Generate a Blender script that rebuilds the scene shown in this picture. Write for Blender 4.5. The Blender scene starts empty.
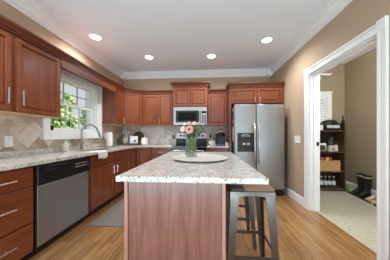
import bpy, bmesh, math, random
from mathutils import Vector, Matrix
random.seed(7)
PI = math.pi
sc = bpy.context.scene
COL = sc.collection

# ------------------------------------------------------------------ camera, world, exposure
cam = bpy.data.cameras.new('camera')
cam.sensor_width = 36.0
cam.lens = 36.0 * 175.0 / 390.0
cam.shift_y = 5.0 / 390.0
cam.clip_start = 0.02
camo = bpy.data.objects.new('camera', cam)
camo.location = (0, 0, 1.15)
camo.rotation_euler = (PI / 2, 0, math.atan(12.0 / 175.0))
COL.objects.link(camo)
sc.camera = camo

W = bpy.data.worlds.new('world')
sc.world = W
W.use_nodes = True
wn = W.node_tree.nodes['Background']
wn.inputs['Color'].default_value = (0.86, 0.94, 1.0, 1)
wn.inputs['Strength'].default_value = 0.42

sc.view_settings.view_transform = 'Standard'
sc.view_settings.look = 'None'
sc.view_settings.gamma = 1.0
sc.view_settings.use_curve_mapping = False
sc.view_settings.exposure = 0.85
CAN_W = 33.0          # watts of each ceiling spot
CAN_GLOW = 9.0

# added fill light behind the camera, aimed up to brighten the ceiling
al = bpy.data.lights.new('rear_fill_light', 'AREA')
al.shape = 'RECTANGLE'; al.size = 4.2; al.size_y = 2.4; al.energy = 150.0; al.color = (0.72, 0.90, 1.0)
alo = bpy.data.objects.new('rear_fill_light', al)
alo.location = (-.3, -2.3, .45); alo.rotation_euler = (math.radians(167), 0, 0)
COL.objects.link(alo)

# sun over the roof, lighting the trees on the far side of the window
sl = bpy.data.lights.new('sun', 'SUN'); sl.energy = 5.5; sl.angle = math.radians(1.0); sl.color = (1.0, .96, .88)
slo = bpy.data.objects.new('sun', sl); slo.rotation_euler = (0, math.radians(48), math.radians(8))
COL.objects.link(slo)

# ------------------------------------------------------------------ materials
def srgb(r, g, b):
    f = lambda c: (c / 255 / 12.92) if c / 255 <= 0.04045 else ((c / 255 + 0.055) / 1.055) ** 2.4
    return (f(r), f(g), f(b), 1)

def new_mat(name):
    m = bpy.data.materials.new(name)
    m.use_nodes = True
    nt = m.node_tree
    return m, nt, nt.nodes['Principled BSDF']

def plain(name, col, rough=0.5, metal=0.0, noise=0.06, scale=30, bump=0.0, coat=0.0, emit=None, espec=None):
    m, nt, b = new_mat(name)
    N, L = nt.nodes, nt.links
    b.inputs['Roughness'].default_value = rough
    b.inputs['Metallic'].default_value = metal
    b.inputs['Coat Weight'].default_value = coat
    if espec is not None: b.inputs['Specular IOR Level'].default_value = espec
    tc = N.new('ShaderNodeTexCoord')
    nz = N.new('ShaderNodeTexNoise'); nz.inputs['Scale'].default_value = scale; nz.inputs['Detail'].default_value = 3
    L.new(tc.outputs['Object'], nz.inputs['Vector'])
    mx = N.new('ShaderNodeMix'); mx.data_type = 'RGBA'; mx.blend_type = 'MULTIPLY'
    mx.inputs[0].default_value = 1
    mx.inputs[6].default_value = col
    rp = N.new('ShaderNodeValToRGB')
    rp.color_ramp.elements[0].position = 0.3; rp.color_ramp.elements[1].position = 0.7
    lo = 1 - noise * 2
    rp.color_ramp.elements[0].color = (lo, lo, lo, 1); rp.color_ramp.elements[1].color = (1, 1, 1, 1)
    L.new(nz.outputs['Fac'], rp.inputs['Fac'])
    L.new(rp.outputs['Color'], mx.inputs[7])
    L.new(mx.outputs[2], b.inputs['Base Color'])
    if bump:
        bp = N.new('ShaderNodeBump'); bp.inputs['Strength'].default_value = bump; bp.inputs['Distance'].default_value = 0.01
        L.new(nz.outputs['Fac'], bp.inputs['Height']); L.new(bp.outputs['Normal'], b.inputs['Normal'])
    if emit:
        b.inputs['Emission Color'].default_value = col
        b.inputs['Emission Strength'].default_value = emit
    return m

def wood(name, dark, mid, light, axis='z', rough=0.33, coat=0.25, scale=1.0, dist=0.9):
    m, nt, b = new_mat(name)
    N, L = nt.nodes, nt.links
    tc = N.new('ShaderNodeTexCoord')
    oi = N.new('ShaderNodeObjectInfo')
    add = N.new('ShaderNodeVectorMath'); add.operation = 'ADD'
    sx = N.new('ShaderNodeMath'); sx.operation = 'MULTIPLY'; sx.inputs[1].default_value = 7.0
    L.new(oi.outputs['Random'], sx.inputs[0])
    L.new(tc.outputs['Object'], add.inputs[0]); L.new(sx.outputs[0], add.inputs[1])
    mp = N.new('ShaderNodeMapping')
    s = {'z': (9, 9, 0.9), 'x': (0.9, 9, 9), 'y': (9, 0.9, 9)}[axis]
    mp.inputs['Scale'].default_value = tuple(v * scale for v in s)
    L.new(add.outputs[0], mp.inputs['Vector'])
    n1 = N.new('ShaderNodeTexNoise'); n1.inputs['Scale'].default_value = 1.6; n1.inputs['Detail'].default_value = 6
    n1.inputs['Distortion'].default_value = dist
    L.new(mp.outputs[0], n1.inputs['Vector'])
    n2 = N.new('ShaderNodeTexNoise'); n2.inputs['Scale'].default_value = 9; n2.inputs['Detail'].default_value = 4
    L.new(mp.outputs[0], n2.inputs['Vector'])
    ad = N.new('ShaderNodeMix'); ad.data_type = 'FLOAT'; ad.inputs[0].default_value = 0.35
    L.new(n1.outputs['Fac'], ad.inputs[2]); L.new(n2.outputs['Fac'], ad.inputs[3])
    rp = N.new('ShaderNodeValToRGB')
    e = rp.color_ramp.elements
    e[0].position = 0.22; e[0].color = dark
    e[1].position = 0.80; e[1].color = light
    k = e.new(0.5); k.color = mid
    L.new(ad.outputs[0], rp.inputs['Fac'])
    L.new(rp.outputs['Color'], b.inputs['Base Color'])
    b.inputs['Roughness'].default_value = rough
    b.inputs['Coat Weight'].default_value = coat
    b.inputs['Coat Roughness'].default_value = 0.2
    return m

def granite(name):
    m, nt, b = new_mat(name)
    N, L = nt.nodes, nt.links
    tc = N.new('ShaderNodeTexCoord')
    n1 = N.new('ShaderNodeTexNoise'); n1.inputs['Scale'].default_value = 16; n1.inputs['Detail'].default_value = 6
    n1.inputs['Roughness'].default_value = 0.65
    n2 = N.new('ShaderNodeTexNoise'); n2.inputs['Scale'].default_value = 88; n2.inputs['Detail'].default_value = 3
    v = N.new('ShaderNodeTexVoronoi'); v.inputs['Scale'].default_value = 150
    for n in (n1, n2, v): L.new(tc.outputs['Object'], n.inputs['Vector'])
    r1 = N.new('ShaderNodeValToRGB'); e = r1.color_ramp.elements
    e[0].position = 0.34; e[0].color = srgb(186, 178, 168)
    e[1].position = 0.62; e[1].color = srgb(224, 221, 215)
    L.new(n1.outputs['Fac'], r1.inputs['Fac'])
    r2 = N.new('ShaderNodeValToRGB'); e = r2.color_ramp.elements
    e[0].position = 0.35; e[0].color = srgb(66, 62, 60)
    e[1].position = 0.44; e[1].color = (1, 1, 1, 1)
    L.new(n2.outputs['Fac'], r2.inputs['Fac'])
    r3 = N.new('ShaderNodeValToRGB'); e = r3.color_ramp.elements
    e[0].position = 0.05; e[0].color = srgb(160, 150, 140)
    e[1].position = 0.25; e[1].color = (1, 1, 1, 1)
    L.new(v.outputs['Distance'], r3.inputs['Fac'])
    m1 = N.new('ShaderNodeMix'); m1.data_type = 'RGBA'; m1.blend_type = 'MULTIPLY'; m1.inputs[0].default_value = 0.85
    L.new(r1.outputs['Color'], m1.inputs[6]); L.new(r2.outputs['Color'], m1.inputs[7])
    m2 = N.new('ShaderNodeMix'); m2.data_type = 'RGBA'; m2.blend_type = 'MULTIPLY'; m2.inputs[0].default_value = 0.5
    L.new(m1.outputs[2], m2.inputs[6]); L.new(r3.outputs['Color'], m2.inputs[7])
    L.new(m2.outputs[2], b.inputs['Base Color'])
    b.inputs['Roughness'].default_value = 0.16
    return m

def tile(name, plane, size, c1, c2, grout, rot=45, mortar=0.004, rough=0.45, ratio=1.0, offset=0.0):
    m, nt, b = new_mat(name)
    N, L = nt.nodes, nt.links
    tc = N.new('ShaderNodeTexCoord')
    sp = N.new('ShaderNodeSeparateXYZ'); L.new(tc.outputs['Object'], sp.inputs[0])
    cb = N.new('ShaderNodeCombineXYZ')
    a, c = {'yz': ('Y', 'Z'), 'xz': ('X', 'Z'), 'xy': ('X', 'Y'), 'yx': ('Y', 'X')}[plane]
    L.new(sp.outputs[a], cb.inputs['X']); L.new(sp.outputs[c], cb.inputs['Y'])
    mp = N.new('ShaderNodeMapping'); mp.inputs['Rotation'].default_value = (0, 0, math.radians(rot))
    L.new(cb.outputs[0], mp.inputs['Vector'])
    br = N.new('ShaderNodeTexBrick')
    br.offset = offset; br.squash = 1.0
    br.inputs['Scale'].default_value = 1.0
    br.inputs['Brick Width'].default_value = size * ratio
    br.inputs['Row Height'].default_value = size
    br.inputs['Mortar Size'].default_value = mortar
    br.inputs['Mortar Smooth'].default_value = 0.2
    br.inputs['Color1'].default_value = c1; br.inputs['Color2'].default_value = c2
    br.inputs['Mortar'].default_value = grout
    L.new(mp.outputs[0], br.inputs['Vector'])
    nz = N.new('ShaderNodeTexNoise'); nz.inputs['Scale'].default_value = 22; nz.inputs['Detail'].default_value = 6
    nz.inputs['Roughness'].default_value = 0.7
    L.new(tc.outputs['Object'], nz.inputs['Vector'])
    rp = N.new('ShaderNodeValToRGB'); e = rp.color_ramp.elements
    e[0].position = 0.3; e[0].color = (0.62, 0.59, 0.56, 1); e[1].position = 0.62; e[1].color = (1, 1, 1, 1)
    L.new(nz.outputs['Fac'], rp.inputs['Fac'])
    mx = N.new('ShaderNodeMix'); mx.data_type = 'RGBA'; mx.blend_type = 'MULTIPLY'; mx.inputs[0].default_value = 0.8
    L.new(br.outputs['Color'], mx.inputs[6]); L.new(rp.outputs['Color'], mx.inputs[7])
    L.new(mx.outputs[2], b.inputs['Base Color'])
    b.inputs['Roughness'].default_value = rough
    bp = N.new('ShaderNodeBump'); bp.invert = True
    bp.inputs['Strength'].default_value = 0.25; bp.inputs['Distance'].default_value = 0.004
    L.new(br.outputs['Fac'], bp.inputs['Height']); L.new(bp.outputs['Normal'], b.inputs['Normal'])
    return m

def planks(name):
    m, nt, b = new_mat(name)
    N, L = nt.nodes, nt.links
    tc = N.new('ShaderNodeTexCoord')
    sp = N.new('ShaderNodeSeparateXYZ'); L.new(tc.outputs['Object'], sp.inputs[0])
    cb = N.new('ShaderNodeCombineXYZ')
    L.new(sp.outputs['Y'], cb.inputs['X']); L.new(sp.outputs['X'], cb.inputs['Y'])
    br = N.new('ShaderNodeTexBrick'); br.offset = 0.37
    br.inputs['Scale'].default_value = 1.0
    br.inputs['Brick Width'].default_value = 0.9
    br.inputs['Row Height'].default_value = 0.083
    br.inputs['Mortar Size'].default_value = 0.0016
    br.inputs['Color1'].default_value = srgb(176, 135, 88)
    br.inputs['Color2'].default_value = srgb(146, 106, 64)
    br.inputs['Mortar'].default_value = srgb(92, 62, 36)
    L.new(cb.outputs[0], br.inputs['Vector'])
    mp = N.new('ShaderNodeMapping'); mp.inputs['Scale'].default_value = (30, 1.6, 30)
    L.new(tc.outputs['Object'], mp.inputs['Vector'])
    nz = N.new('ShaderNodeTexNoise'); nz.inputs['Scale'].default_value = 1.5; nz.inputs['Detail'].default_value = 6
    nz.inputs['Distortion'].default_value = 0.6
    L.new(mp.outputs[0], nz.inputs['Vector'])
    rp = N.new('ShaderNodeValToRGB'); e = rp.color_ramp.elements
    e[0].position = 0.32; e[0].color = (0.55, 0.47, 0.42, 1); e[1].position = 0.62; e[1].color = (1, 1, 1, 1)
    L.new(nz.outputs['Fac'], rp.inputs['Fac'])
    mx = N.new('ShaderNodeMix'); mx.data_type = 'RGBA'; mx.blend_type = 'MULTIPLY'; mx.inputs[0].default_value = 0.8
    L.new(br.outputs['Color'], mx.inputs[6]); L.new(rp.outputs['Color'], mx.inputs[7])
    L.new(mx.outputs[2], b.inputs['Base Color'])
    b.inputs['Roughness'].default_value = 0.26
    b.inputs['Coat Weight'].default_value = 0.15
    return m

def brushed(name, col, rough=0.32, axis='z', var=0.10):
    m, nt, b = new_mat(name)
    N, L = nt.nodes, nt.links
    b.inputs['Metallic'].default_value = 1.0
    b.inputs['Base Color'].default_value = col
    tc = N.new('ShaderNodeTexCoord')
    mp = N.new('ShaderNodeMapping')
    mp.inputs['Scale'].default_value = {'z': (120, 120, 2), 'x': (2, 120, 120)}[axis]
    L.new(tc.outputs['Object'], mp.inputs['Vector'])
    nz = N.new('ShaderNodeTexNoise'); nz.inputs['Scale'].default_value = 2.0
    L.new(mp.outputs[0], nz.inputs['Vector'])
    mr = N.new('ShaderNodeMapRange')
    mr.inputs['To Min'].default_value = rough - var / 2; mr.inputs['To Max'].default_value = rough + var / 2
    L.new(nz.outputs['Fac'], mr.inputs['Value']); L.new(mr.outputs[0], b.inputs['Roughness'])
    return m

def clear_glass(name, tint=(1, 1, 1, 1), gloss=0.08):
    m = bpy.data.materials.new(name); m.use_nodes = True
    nt = m.node_tree; N, L = nt.nodes, nt.links
    N.clear()
    out = N.new('ShaderNodeOutputMaterial')
    t = N.new('ShaderNodeBsdfTransparent'); t.inputs['Color'].default_value = tint
    g = N.new('ShaderNodeBsdfGlossy'); g.inputs['Roughness'].default_value = 0.02
    fr = N.new('ShaderNodeLayerWeight'); fr.inputs['Blend'].default_value = 0.22
    mx = N.new('ShaderNodeMixShader')
    if gloss is None: L.new(fr.outputs['Facing'], mx.inputs[0])
    else: mx.inputs[0].default_value = gloss
    L.new(t.outputs[0], mx.inputs[1]); L.new(g.outputs[0], mx.inputs[2])
    L.new(mx.outputs[0], out.inputs['Surface'])
    return m

def leaves(name, c1, c2):
    m, nt, b = new_mat(name)
    N, L = nt.nodes, nt.links
    tc = N.new('ShaderNodeTexCoord')
    nz = N.new('ShaderNodeTexNoise'); nz.inputs['Scale'].default_value = 3.0; nz.inputs['Detail'].default_value = 5
    L.new(tc.outputs['Object'], nz.inputs['Vector'])
    rp = N.new('ShaderNodeValToRGB'); e = rp.color_ramp.elements
    e[0].position = 0.35; e[0].color = c1; e[1].position = 0.65; e[1].color = c2
    L.new(nz.outputs['Fac'], rp.inputs['Fac']); L.new(rp.outputs['Color'], b.inputs['Base Color'])
    b.inputs['Roughness'].default_value = 0.5
    b.inputs['Transmission Weight'].default_value = 0.0
    return m

M = {}
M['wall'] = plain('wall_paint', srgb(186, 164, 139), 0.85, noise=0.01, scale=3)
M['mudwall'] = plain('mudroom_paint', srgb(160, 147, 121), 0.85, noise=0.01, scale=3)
M['ceil'] = plain('ceiling_paint', srgb(236, 240, 247), 0.95, noise=0.012, scale=2)
M['trim'] = plain('white_trim_paint', srgb(240, 241, 241), 0.6, noise=0.0, scale=4, espec=0.3)
M['floor'] = planks('oak_planks')
M['mudfloor'] = tile('beige_floor_tile', 'yx', 0.33, srgb(198, 194, 176), srgb(188, 184, 166), srgb(170, 164, 148), rot=0, rough=0.35, ratio=2.0, offset=0.5)
CD, CM, CLt = srgb(88, 40, 22), srgb(126, 63, 34), srgb(152, 84, 49)
M['cherry'] = wood('cherry_wood_upright', CD, CM, CLt, 'z', rough=0.36, coat=0.55)
M['cherryH'] = wood('cherry_wood_level', CD, CM, CLt, 'x')
M['cherryGlare'] = wood('cherry_island_wood_glare', srgb(98, 58, 50), srgb(142, 95, 83), srgb(168, 124, 110), 'z', rough=0.3, coat=0.3, scale=0.8, dist=2.2)  # pinker base colour has the glossy glare on the end panel mixed in
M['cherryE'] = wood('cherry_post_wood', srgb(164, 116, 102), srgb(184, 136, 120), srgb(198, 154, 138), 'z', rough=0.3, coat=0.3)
M['crownw'] = wood('cherry_crown_wood', srgb(78, 36, 22), srgb(108, 53, 33), srgb(132, 70, 45), 'x')
M['under'] = wood('maple_underside', srgb(190, 150, 110), srgb(210, 172, 132), srgb(222, 188, 150), 'x', rough=0.5, coat=0)
M['kick'] = plain('dark_toe_kick', srgb(44, 26, 20), 0.6)
M['granite'] = granite('speckled_granite')
M['steel'] = brushed('brushed_steel', (0.50, 0.49, 0.475, 1), 0.40, 'x')
M['steelD'] = brushed('dishwasher_steel', (0.43, 0.47, 0.51, 1), 0.5, 'x')
M['steelV'] = brushed('fridge_steel', (0.42, 0.43, 0.445, 1), 0.42, 'x')
M['nickel'] = brushed('satin_nickel', (0.78, 0.77, 0.75, 1), 0.28, 'z')
M['chrome'] = brushed('faucet_nickel', (0.36, 0.36, 0.355, 1), 0.22, 'z', 0.04)
M['gunmetal'] = brushed('raw_gunmetal', (0.18, 0.168, 0.158, 1), 0.32, 'z', 0.2)
M['black'] = plain('black_plastic', srgb(24, 24, 26), 0.35, noise=0.02)
M['blackgl'] = plain('black_glass', srgb(10, 10, 12), 0.12, noise=0.0, espec=0.25)
M['darkgrey'] = plain('dark_grey_plastic', srgb(58, 60, 64), 0.45)
M['white'] = plain('white_plastic', srgb(238, 237, 232), 0.4, noise=0.01)
M['ceramic'] = plain('white_glazed_ceramic', srgb(240, 238, 232), 0.2, noise=0.01)
M['cream'] = plain('cream_ceramic', srgb(226, 216, 200), 0.3, noise=0.03)
M['stoneware'] = plain('stoneware', srgb(222, 218, 212), 0.3, noise=0.04, scale=20)
M['paper'] = plain('paper_towel', srgb(246, 246, 244), 0.9, noise=0.02, scale=80, bump=0.2)
M['cloth'] = plain('cotton_cloth', srgb(226, 220, 208), 0.95, noise=0.05, scale=60, bump=0.3)
M['rug'] = plain('grey_rug_pile', srgb(126, 119, 113), 0.95, noise=0.12, scale=60, bump=0.4)
M['wickr'] = wood('woven_wicker', srgb(150, 112, 66), srgb(192, 152, 98), srgb(214, 178, 124), 'x', rough=0.8, coat=0, scale=6)
M['dkwood'] = wood('dark_walnut', srgb(62, 41, 30), srgb(90, 62, 46), srgb(114, 82, 61), 'z', rough=0.45, coat=0.05)
M['seatwood'] = wood('worn_elm', srgb(82, 58, 40), srgb(126, 95, 66), srgb(158, 124, 90), 'x', rough=0.4, coat=0.1, scale=0.7)
M['seatdark'] = wood('dark_elm', srgb(44, 30, 22), srgb(62, 43, 31), srgb(78, 56, 41), 'x', rough=0.4, coat=0.1, scale=0.7)
M['ltwood'] = wood('pale_wood', srgb(176, 140, 100), srgb(200, 166, 124), srgb(216, 186, 146), 'z', rough=0.5, coat=0)
M['pane'] = clear_glass('window_pane', gloss=0.04)
M['vase'] = clear_glass('vase_glass', tint=(0.90, 0.94, 0.92, 1), gloss=None)
M['bottle'] = clear_glass('bottle_plastic', tint=(0.90, 0.95, 0.97, 1), gloss=0.12)
M['lens'] = plain('lit_lens', (1.0, 0.96, 0.9, 1), 0.5, noise=0, emit=CAN_GLOW)
M['pink'] = plain('coral_petals', srgb(240, 164, 156), 0.6, noise=0.08)
M['palepink'] = plain('pale_pink_petals', srgb(244, 208, 200), 0.6, noise=0.05)
M['whitepet'] = plain('white_petals', srgb(240, 222, 212), 0.6, noise=0.04)
M['peach'] = plain('peach_petals', srgb(238, 188, 150), 0.6, noise=0.05)
M['maroon'] = plain('maroon_centre', srgb(74, 24, 28), 0.8)
M['stem'] = leaves('stem_green', srgb(116, 140, 92), srgb(166, 188, 134))
M['leaf'] = leaves('leaf_green', srgb(62, 92, 48), srgb(104, 138, 72))
M['tree1'] = leaves('tree_leaves', srgb(120, 160, 92), srgb(190, 214, 150))
M['bark'] = wood('bark', srgb(84, 70, 56), srgb(110, 92, 74), srgb(130, 112, 92), 'z', rough=0.9, coat=0)
M['lawn'] = plain('lawn', srgb(120, 150, 84), 0.95, noise=0.15, scale=8)
M['brick'] = tile('red_brick', 'xz', 0.075, srgb(168, 108, 88), srgb(140, 86, 70), srgb(196, 186, 174), rot=0, mortar=0.008, ratio=2.8, offset=0.5)
M['rubber'] = plain('black_rubber', srgb(22, 23, 26), 0.28, noise=0.02)
M['tan'] = plain('tan_suede', srgb(198, 164, 132), 0.85, noise=0.06)
M['brownl'] = plain('brown_leather', srgb(150, 104, 70), 0.6, noise=0.08)
M['green'] = plain('green_plastic', srgb(86, 160, 60), 0.4)
M['red'] = plain('red_wrapper', srgb(200, 84, 70), 0.4)
M['silverp'] = plain('light_grey_plastic', srgb(196, 198, 202), 0.35)
M['bluegrey'] = plain('blue_grey_print', srgb(90, 112, 124), 0.7)
M['label'] = plain('paper_label', srgb(232, 236, 240), 0.7)
M['blind'] = plain('white_blind_slats', srgb(244, 244, 244), 0.6, noise=0.01)
M['darktan'] = plain('brown_switch_plate', srgb(92, 66, 48), 0.4)
M['pinkpaper'] = plain('pale_pink_paper', srgb(236, 210, 206), 0.8)

# ------------------------------------------------------------------ mesh helpers
class MB:
    def __init__(s): s.bm = bmesh.new()
    def box(s, x0, x1, y0, y1, z0, z1, bev=0.0, seg=1):
        t = bmesh.new()
        r = bmesh.ops.create_cube(t, size=1.0)
        for v in t.verts:
            v.co = ((x0 + x1) / 2 + v.co.x * (x1 - x0), (y0 + y1) / 2 + v.co.y * (y1 - y0), (z0 + z1) / 2 + v.co.z * (z1 - z0))
        if bev: bmesh.ops.bevel(t, geom=t.edges[:], offset=bev, segments=seg, affect='EDGES', profile=0.5)
        s.merge(t); return s
    def merge(s, t, mat=None):
        mp = {}
        for v in t.verts: mp[v] = s.bm.verts.new(mat @ v.co if mat else v.co)
        for f in t.faces:
            try: s.bm.faces.new([mp[v] for v in f.verts])
            except ValueError: pass
        t.free()
    def rings(s, rings, cap=True, close=False):
        vs = [[s.bm.verts.new(p) for p in r] for r in rings]
        n = len(vs[0])
        pairs = list(zip(vs[:-1], vs[1:])) + ([(vs[-1], vs[0])] if close else [])
        for a, b in pairs:
            for i in range(n):
                j = (i + 1) % n
                try: s.bm.faces.new((a[i], a[j], b[j], b[i]))
                except ValueError: pass
        if cap and not close:
            s.bm.faces.new(list(reversed(vs[0]))); s.bm.faces.new(vs[-1])
        return s
    def tube(s, pts, r, n=8, cap=True):
        pts = [Vector(p) for p in pts]
        rs = r if isinstance(r, (list, tuple)) else [r] * len(pts)
        R = []
        up = None
        for i, p in enumerate(pts):
            d = (pts[min(i + 1, len(pts) - 1)] - pts[max(i - 1, 0)]).normalized()
            if up is None:
                up = Vector((0, 0, 1)) if abs(d.z) < 0.9 else Vector((1, 0, 0))
            a = d.cross(up).normalized(); b = a.cross(d).normalized(); up = b
            R.append([p + a * math.cos(2 * PI * k / n) * rs[i] + b * math.sin(2 * PI * k / n) * rs[i] for k in range(n)])
        return s.rings(R, cap)
    def lathe(s, prof, c=(0, 0, 0), n=24, sx=1, sy=1, close=False):
        R = [[Vector((c[0] + max(r, 1e-4) * sx * math.cos(2 * PI * k / n), c[1] + max(r, 1e-4) * sy * math.sin(2 * PI * k / n), c[2] + z)) for k in range(n)] for r, z in prof]
        return s.rings(R, not close, close)
    def prism(s, poly, f, a, b):
        return s.rings([[f(u, v, a) for u, v in poly], [f(u, v, b) for u, v in poly]])
    def ball(s, c, r, n=1, sx=1, sy=1, sz=1):
        t = bmesh.new(); bmesh.ops.create_icosphere(t, subdivisions=n, radius=1)
        for v in t.verts: v.co = (c[0] + v.co.x * r * sx, c[1] + v.co.y * r * sy, c[2] + v.co.z * r * sz)
        s.merge(t); return s
    def quad(s, *p):
        s.bm.faces.new([s.bm.verts.new(q) for q in p]); return s
    def build(s, name, mat, parent=None, smooth=False, loc=None):
        bmesh.ops.recalc_face_normals(s.bm, faces=s.bm.faces[:])
        me = bpy.data.meshes.new(name); s.bm.to_mesh(me); s.bm.free()
        me.materials.append(M[mat] if isinstance(mat, str) else mat)
        if smooth:
            me.shade_smooth(); me.set_sharp_from_angle(angle=math.radians(40))
        o = bpy.data.objects.new(name, me); COL.objects.link(o)
        if parent: o.parent = parent
        if loc: o.location = loc
        return o

def tag(o, label, cat, group=None, kind=None):
    o['label'] = label; o['category'] = cat
    if group: o['group'] = group
    if kind: o['kind'] = kind
    return o

def thing(name, label, cat, loc=(0, 0, 0), rz=0.0, group=None):
    o = bpy.data.objects.new(name, None); COL.objects.link(o)
    o.empty_display_size = 0.05
    o.location = loc; o.rotation_euler = (0, 0, rz)
    return tag(o, label, cat, group)

def struct(name, mb, mat, label=None, parent=None, smooth=False):
    o = mb.build(name, mat, parent, smooth)
    o['kind'] = 'structure'
    if label: o['label'] = label
    return o

def copy_tree(o, loc, rz=None, label=None):
    r = o.copy(); COL.objects.link(r); r.location = loc
    if rz is not None: r.rotation_euler = (0, 0, rz)
    if label: r['label'] = label
    for ch in list(o.children):
        c = ch.copy(); COL.objects.link(c); c.parent = r
        for g in list(ch.children):
            d = g.copy(); COL.objects.link(d); d.parent = c
    return r

# ------------------------------------------------------------------ room shell
XL, XR, YB, ZC = -2.18, 1.56, 4.40, 2.74
XR2 = 1.70                                # mudroom side of the right wall
YN = -1.6                                 # the room runs on behind the camera and opens to the next one
MX, MY = 3.08, 4.15
DY0, DY1, DH = 1.69, 2.785, 2.078          # doorway
WY0, WY1, WZ0, WZ1 = 2.28, 3.30, 1.19, 2.05  # kitchen window opening

struct('floor', MB().box(XL - .19, XR + .07, YN, YB + .14, -.08, 0), 'floor', 'oak plank kitchen floor')
struct('floor_mudroom', MB().box(XR + .07, MX + .1, YN, MY + .1, -.08, 0.002), 'mudfloor', 'beige tile floor of the mudroom')
struct('ceiling', MB().box(XL - .19, XR2 - .02, YN, YB + .14, ZC, ZC + .08), 'ceil', 'smooth white kitchen ceiling')
struct('ceiling_mudroom', MB().box(XR2 - .02, MX + .1, YN, MY + .1, ZC, ZC + .08), 'ceil', 'white mudroom ceiling')
wl = MB()
wl.box(XL - .19, XL, YN, WY0, 0, ZC); wl.box(XL - .19, XL, WY1, YB + .14, 0, ZC)
wl.box(XL - .19, XL, WY0, WY1, 0, WZ0); wl.box(XL - .19, XL, WY0, WY1, WZ1, ZC)
struct('wall_left', wl, 'wall', 'tan wall with the kitchen window')
struct('wall_back', MB().box(XL, XR2, YB, YB + .14, 0, ZC), 'wall', 'tan wall behind the range')
wr = MB()
wr.box(XR, XR2, YN, DY0, 0, ZC); wr.box(XR, XR2, DY1, YB, 0, ZC); wr.box(XR, XR2, DY0, DY1, DH, ZC)
struct('wall_right', wr, 'wall', 'tan wall with the wide doorway')
mf = MB()
MWX0, MWX1, MWZ0, MWZ1 = 2.05, 2.70, 1.05, 2.02
mf.box(XR2, MWX0, MY, MY + .1, 0, ZC); mf.box(MWX1, MX + .1, MY, MY + .1, 0, ZC)
mf.box(MWX0, MWX1, MY, MY + .1, 0, MWZ0); mf.box(MWX0, MWX1, MY, MY + .1, MWZ1, ZC)
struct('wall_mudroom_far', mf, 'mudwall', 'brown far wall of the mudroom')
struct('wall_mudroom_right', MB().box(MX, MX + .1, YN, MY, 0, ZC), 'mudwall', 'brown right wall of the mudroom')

# tile backsplash: stone tiles laid in herringbone on a grout bed
def stone(name, lo, mid, hi):
    m, nt, b = new_mat(name)
    N, L = nt.nodes, nt.links
    at = N.new('ShaderNodeAttribute'); at.attribute_name = 'tone'
    rp = N.new('ShaderNodeValToRGB'); e = rp.color_ramp.elements
    e[0].position = 0.0; e[0].color = lo; e[1].position = 1.0; e[1].color = hi
    k = e.new(.5); k.color = mid
    L.new(at.outputs['Fac'], rp.inputs['Fac'])
    tc = N.new('ShaderNodeTexCoord')
    nz = N.new('ShaderNodeTexNoise'); nz.inputs['Scale'].default_value = 24; nz.inputs['Detail'].default_value = 6; nz.inputs['Roughness'].default_value = .7
    L.new(tc.outputs['Object'], nz.inputs['Vector'])
    r2 = N.new('ShaderNodeValToRGB'); e = r2.color_ramp.elements
    e[0].position = .3; e[0].color = (.66, .64, .62, 1); e[1].position = .6; e[1].color = (1, 1, 1, 1)
    L.new(nz.outputs['Fac'], r2.inputs['Fac'])
    mx = N.new('ShaderNodeMix'); mx.data_type = 'RGBA'; mx.blend_type = 'MULTIPLY'; mx.inputs[0].default_value = .8
    L.new(rp.outputs['Color'], mx.inputs[6]); L.new(r2.outputs['Color'], mx.inputs[7])
    L.new(mx.outputs[2], b.inputs['Base Color'])
    b.inputs['Roughness'].default_value = .42
    return m
M['stoneL'] = stone('travertine_side', srgb(160, 144, 128), srgb(196, 182, 166), srgb(222, 212, 198))
M['stoneB'] = stone('travertine_rear', srgb(206, 200, 194), srgb(228, 223, 217), srgb(244, 241, 236))
M['grout'] = plain('sanded_grout', srgb(206, 196, 182), .9, noise=.03, scale=60)
def herringbone(name, rects, f, mat, parent, w=.10, gap=.0035, seed=3):
    """rects: (u0, u1, v0, v1) on the wall; f(u, v, out) maps to the room"""
    rnd = random.Random(seed)
    bm = bmesh.new()
    lay = bm.faces.layers.float.new('tone')
    c45 = math.cos(PI / 4)
    for u0, u1, v0, v1 in rects:
        t = bmesh.new(); tl = t.faces.layers.float.new('tone')
        R_ = int(6 / w)
        for x in range(-R_, R_):
            for y in range(-R_, R_):
                d = (x - y) % 4
                if d == 0: q = (x, x + 2, y, y + 1)
                elif d == 3: q = (x, x + 1, y, y + 2)
                else: continue
                a0, a1, b0, b1 = q[0] * w + gap / 2, q[1] * w - gap / 2, q[2] * w + gap / 2, q[3] * w - gap / 2
                P = [((a - b) * c45, (a + b) * c45) for a, b in ((a0, b0), (a1, b0), (a1, b1), (a0, b1))]
                if max(p[0] for p in P) <= u0 or min(p[0] for p in P) >= u1 or max(p[1] for p in P) <= v0 or min(p[1] for p in P) >= v1: continue
                fc = t.faces.new([t.verts.new((p[0], p[1], 0)) for p in P]); fc[tl] = rnd.random()
        for co, no in (((u0, 0, 0), (-1, 0, 0)), ((u1, 0, 0), (1, 0, 0)), ((0, v0, 0), (0, -1, 0)), ((0, v1, 0), (0, 1, 0))):
            bmesh.ops.bisect_plane(t, geom=t.verts[:] + t.edges[:] + t.faces[:], plane_co=co, plane_no=no, clear_outer=True)
        for fc in t.faces:
            top = [bm.verts.new(f(v.co.x, v.co.y, .002)) for v in fc.verts]; bot = [bm.verts.new(f(v.co.x, v.co.y, 0)) for v in fc.verts]
            n_ = len(top); F_ = [bm.faces.new(top)] + [bm.faces.new((top[k], top[(k + 1) % n_], bot[(k + 1) % n_], bot[k])) for k in range(n_)]
            for g_ in F_: g_[lay] = fc[tl]
        t.free()
    m = MB(); m.bm.free(); m.bm = bm
    o = m.build(name, mat, parent); o['kind'] = 'structure'
    return o
bs = MB(); RL = []
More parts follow.
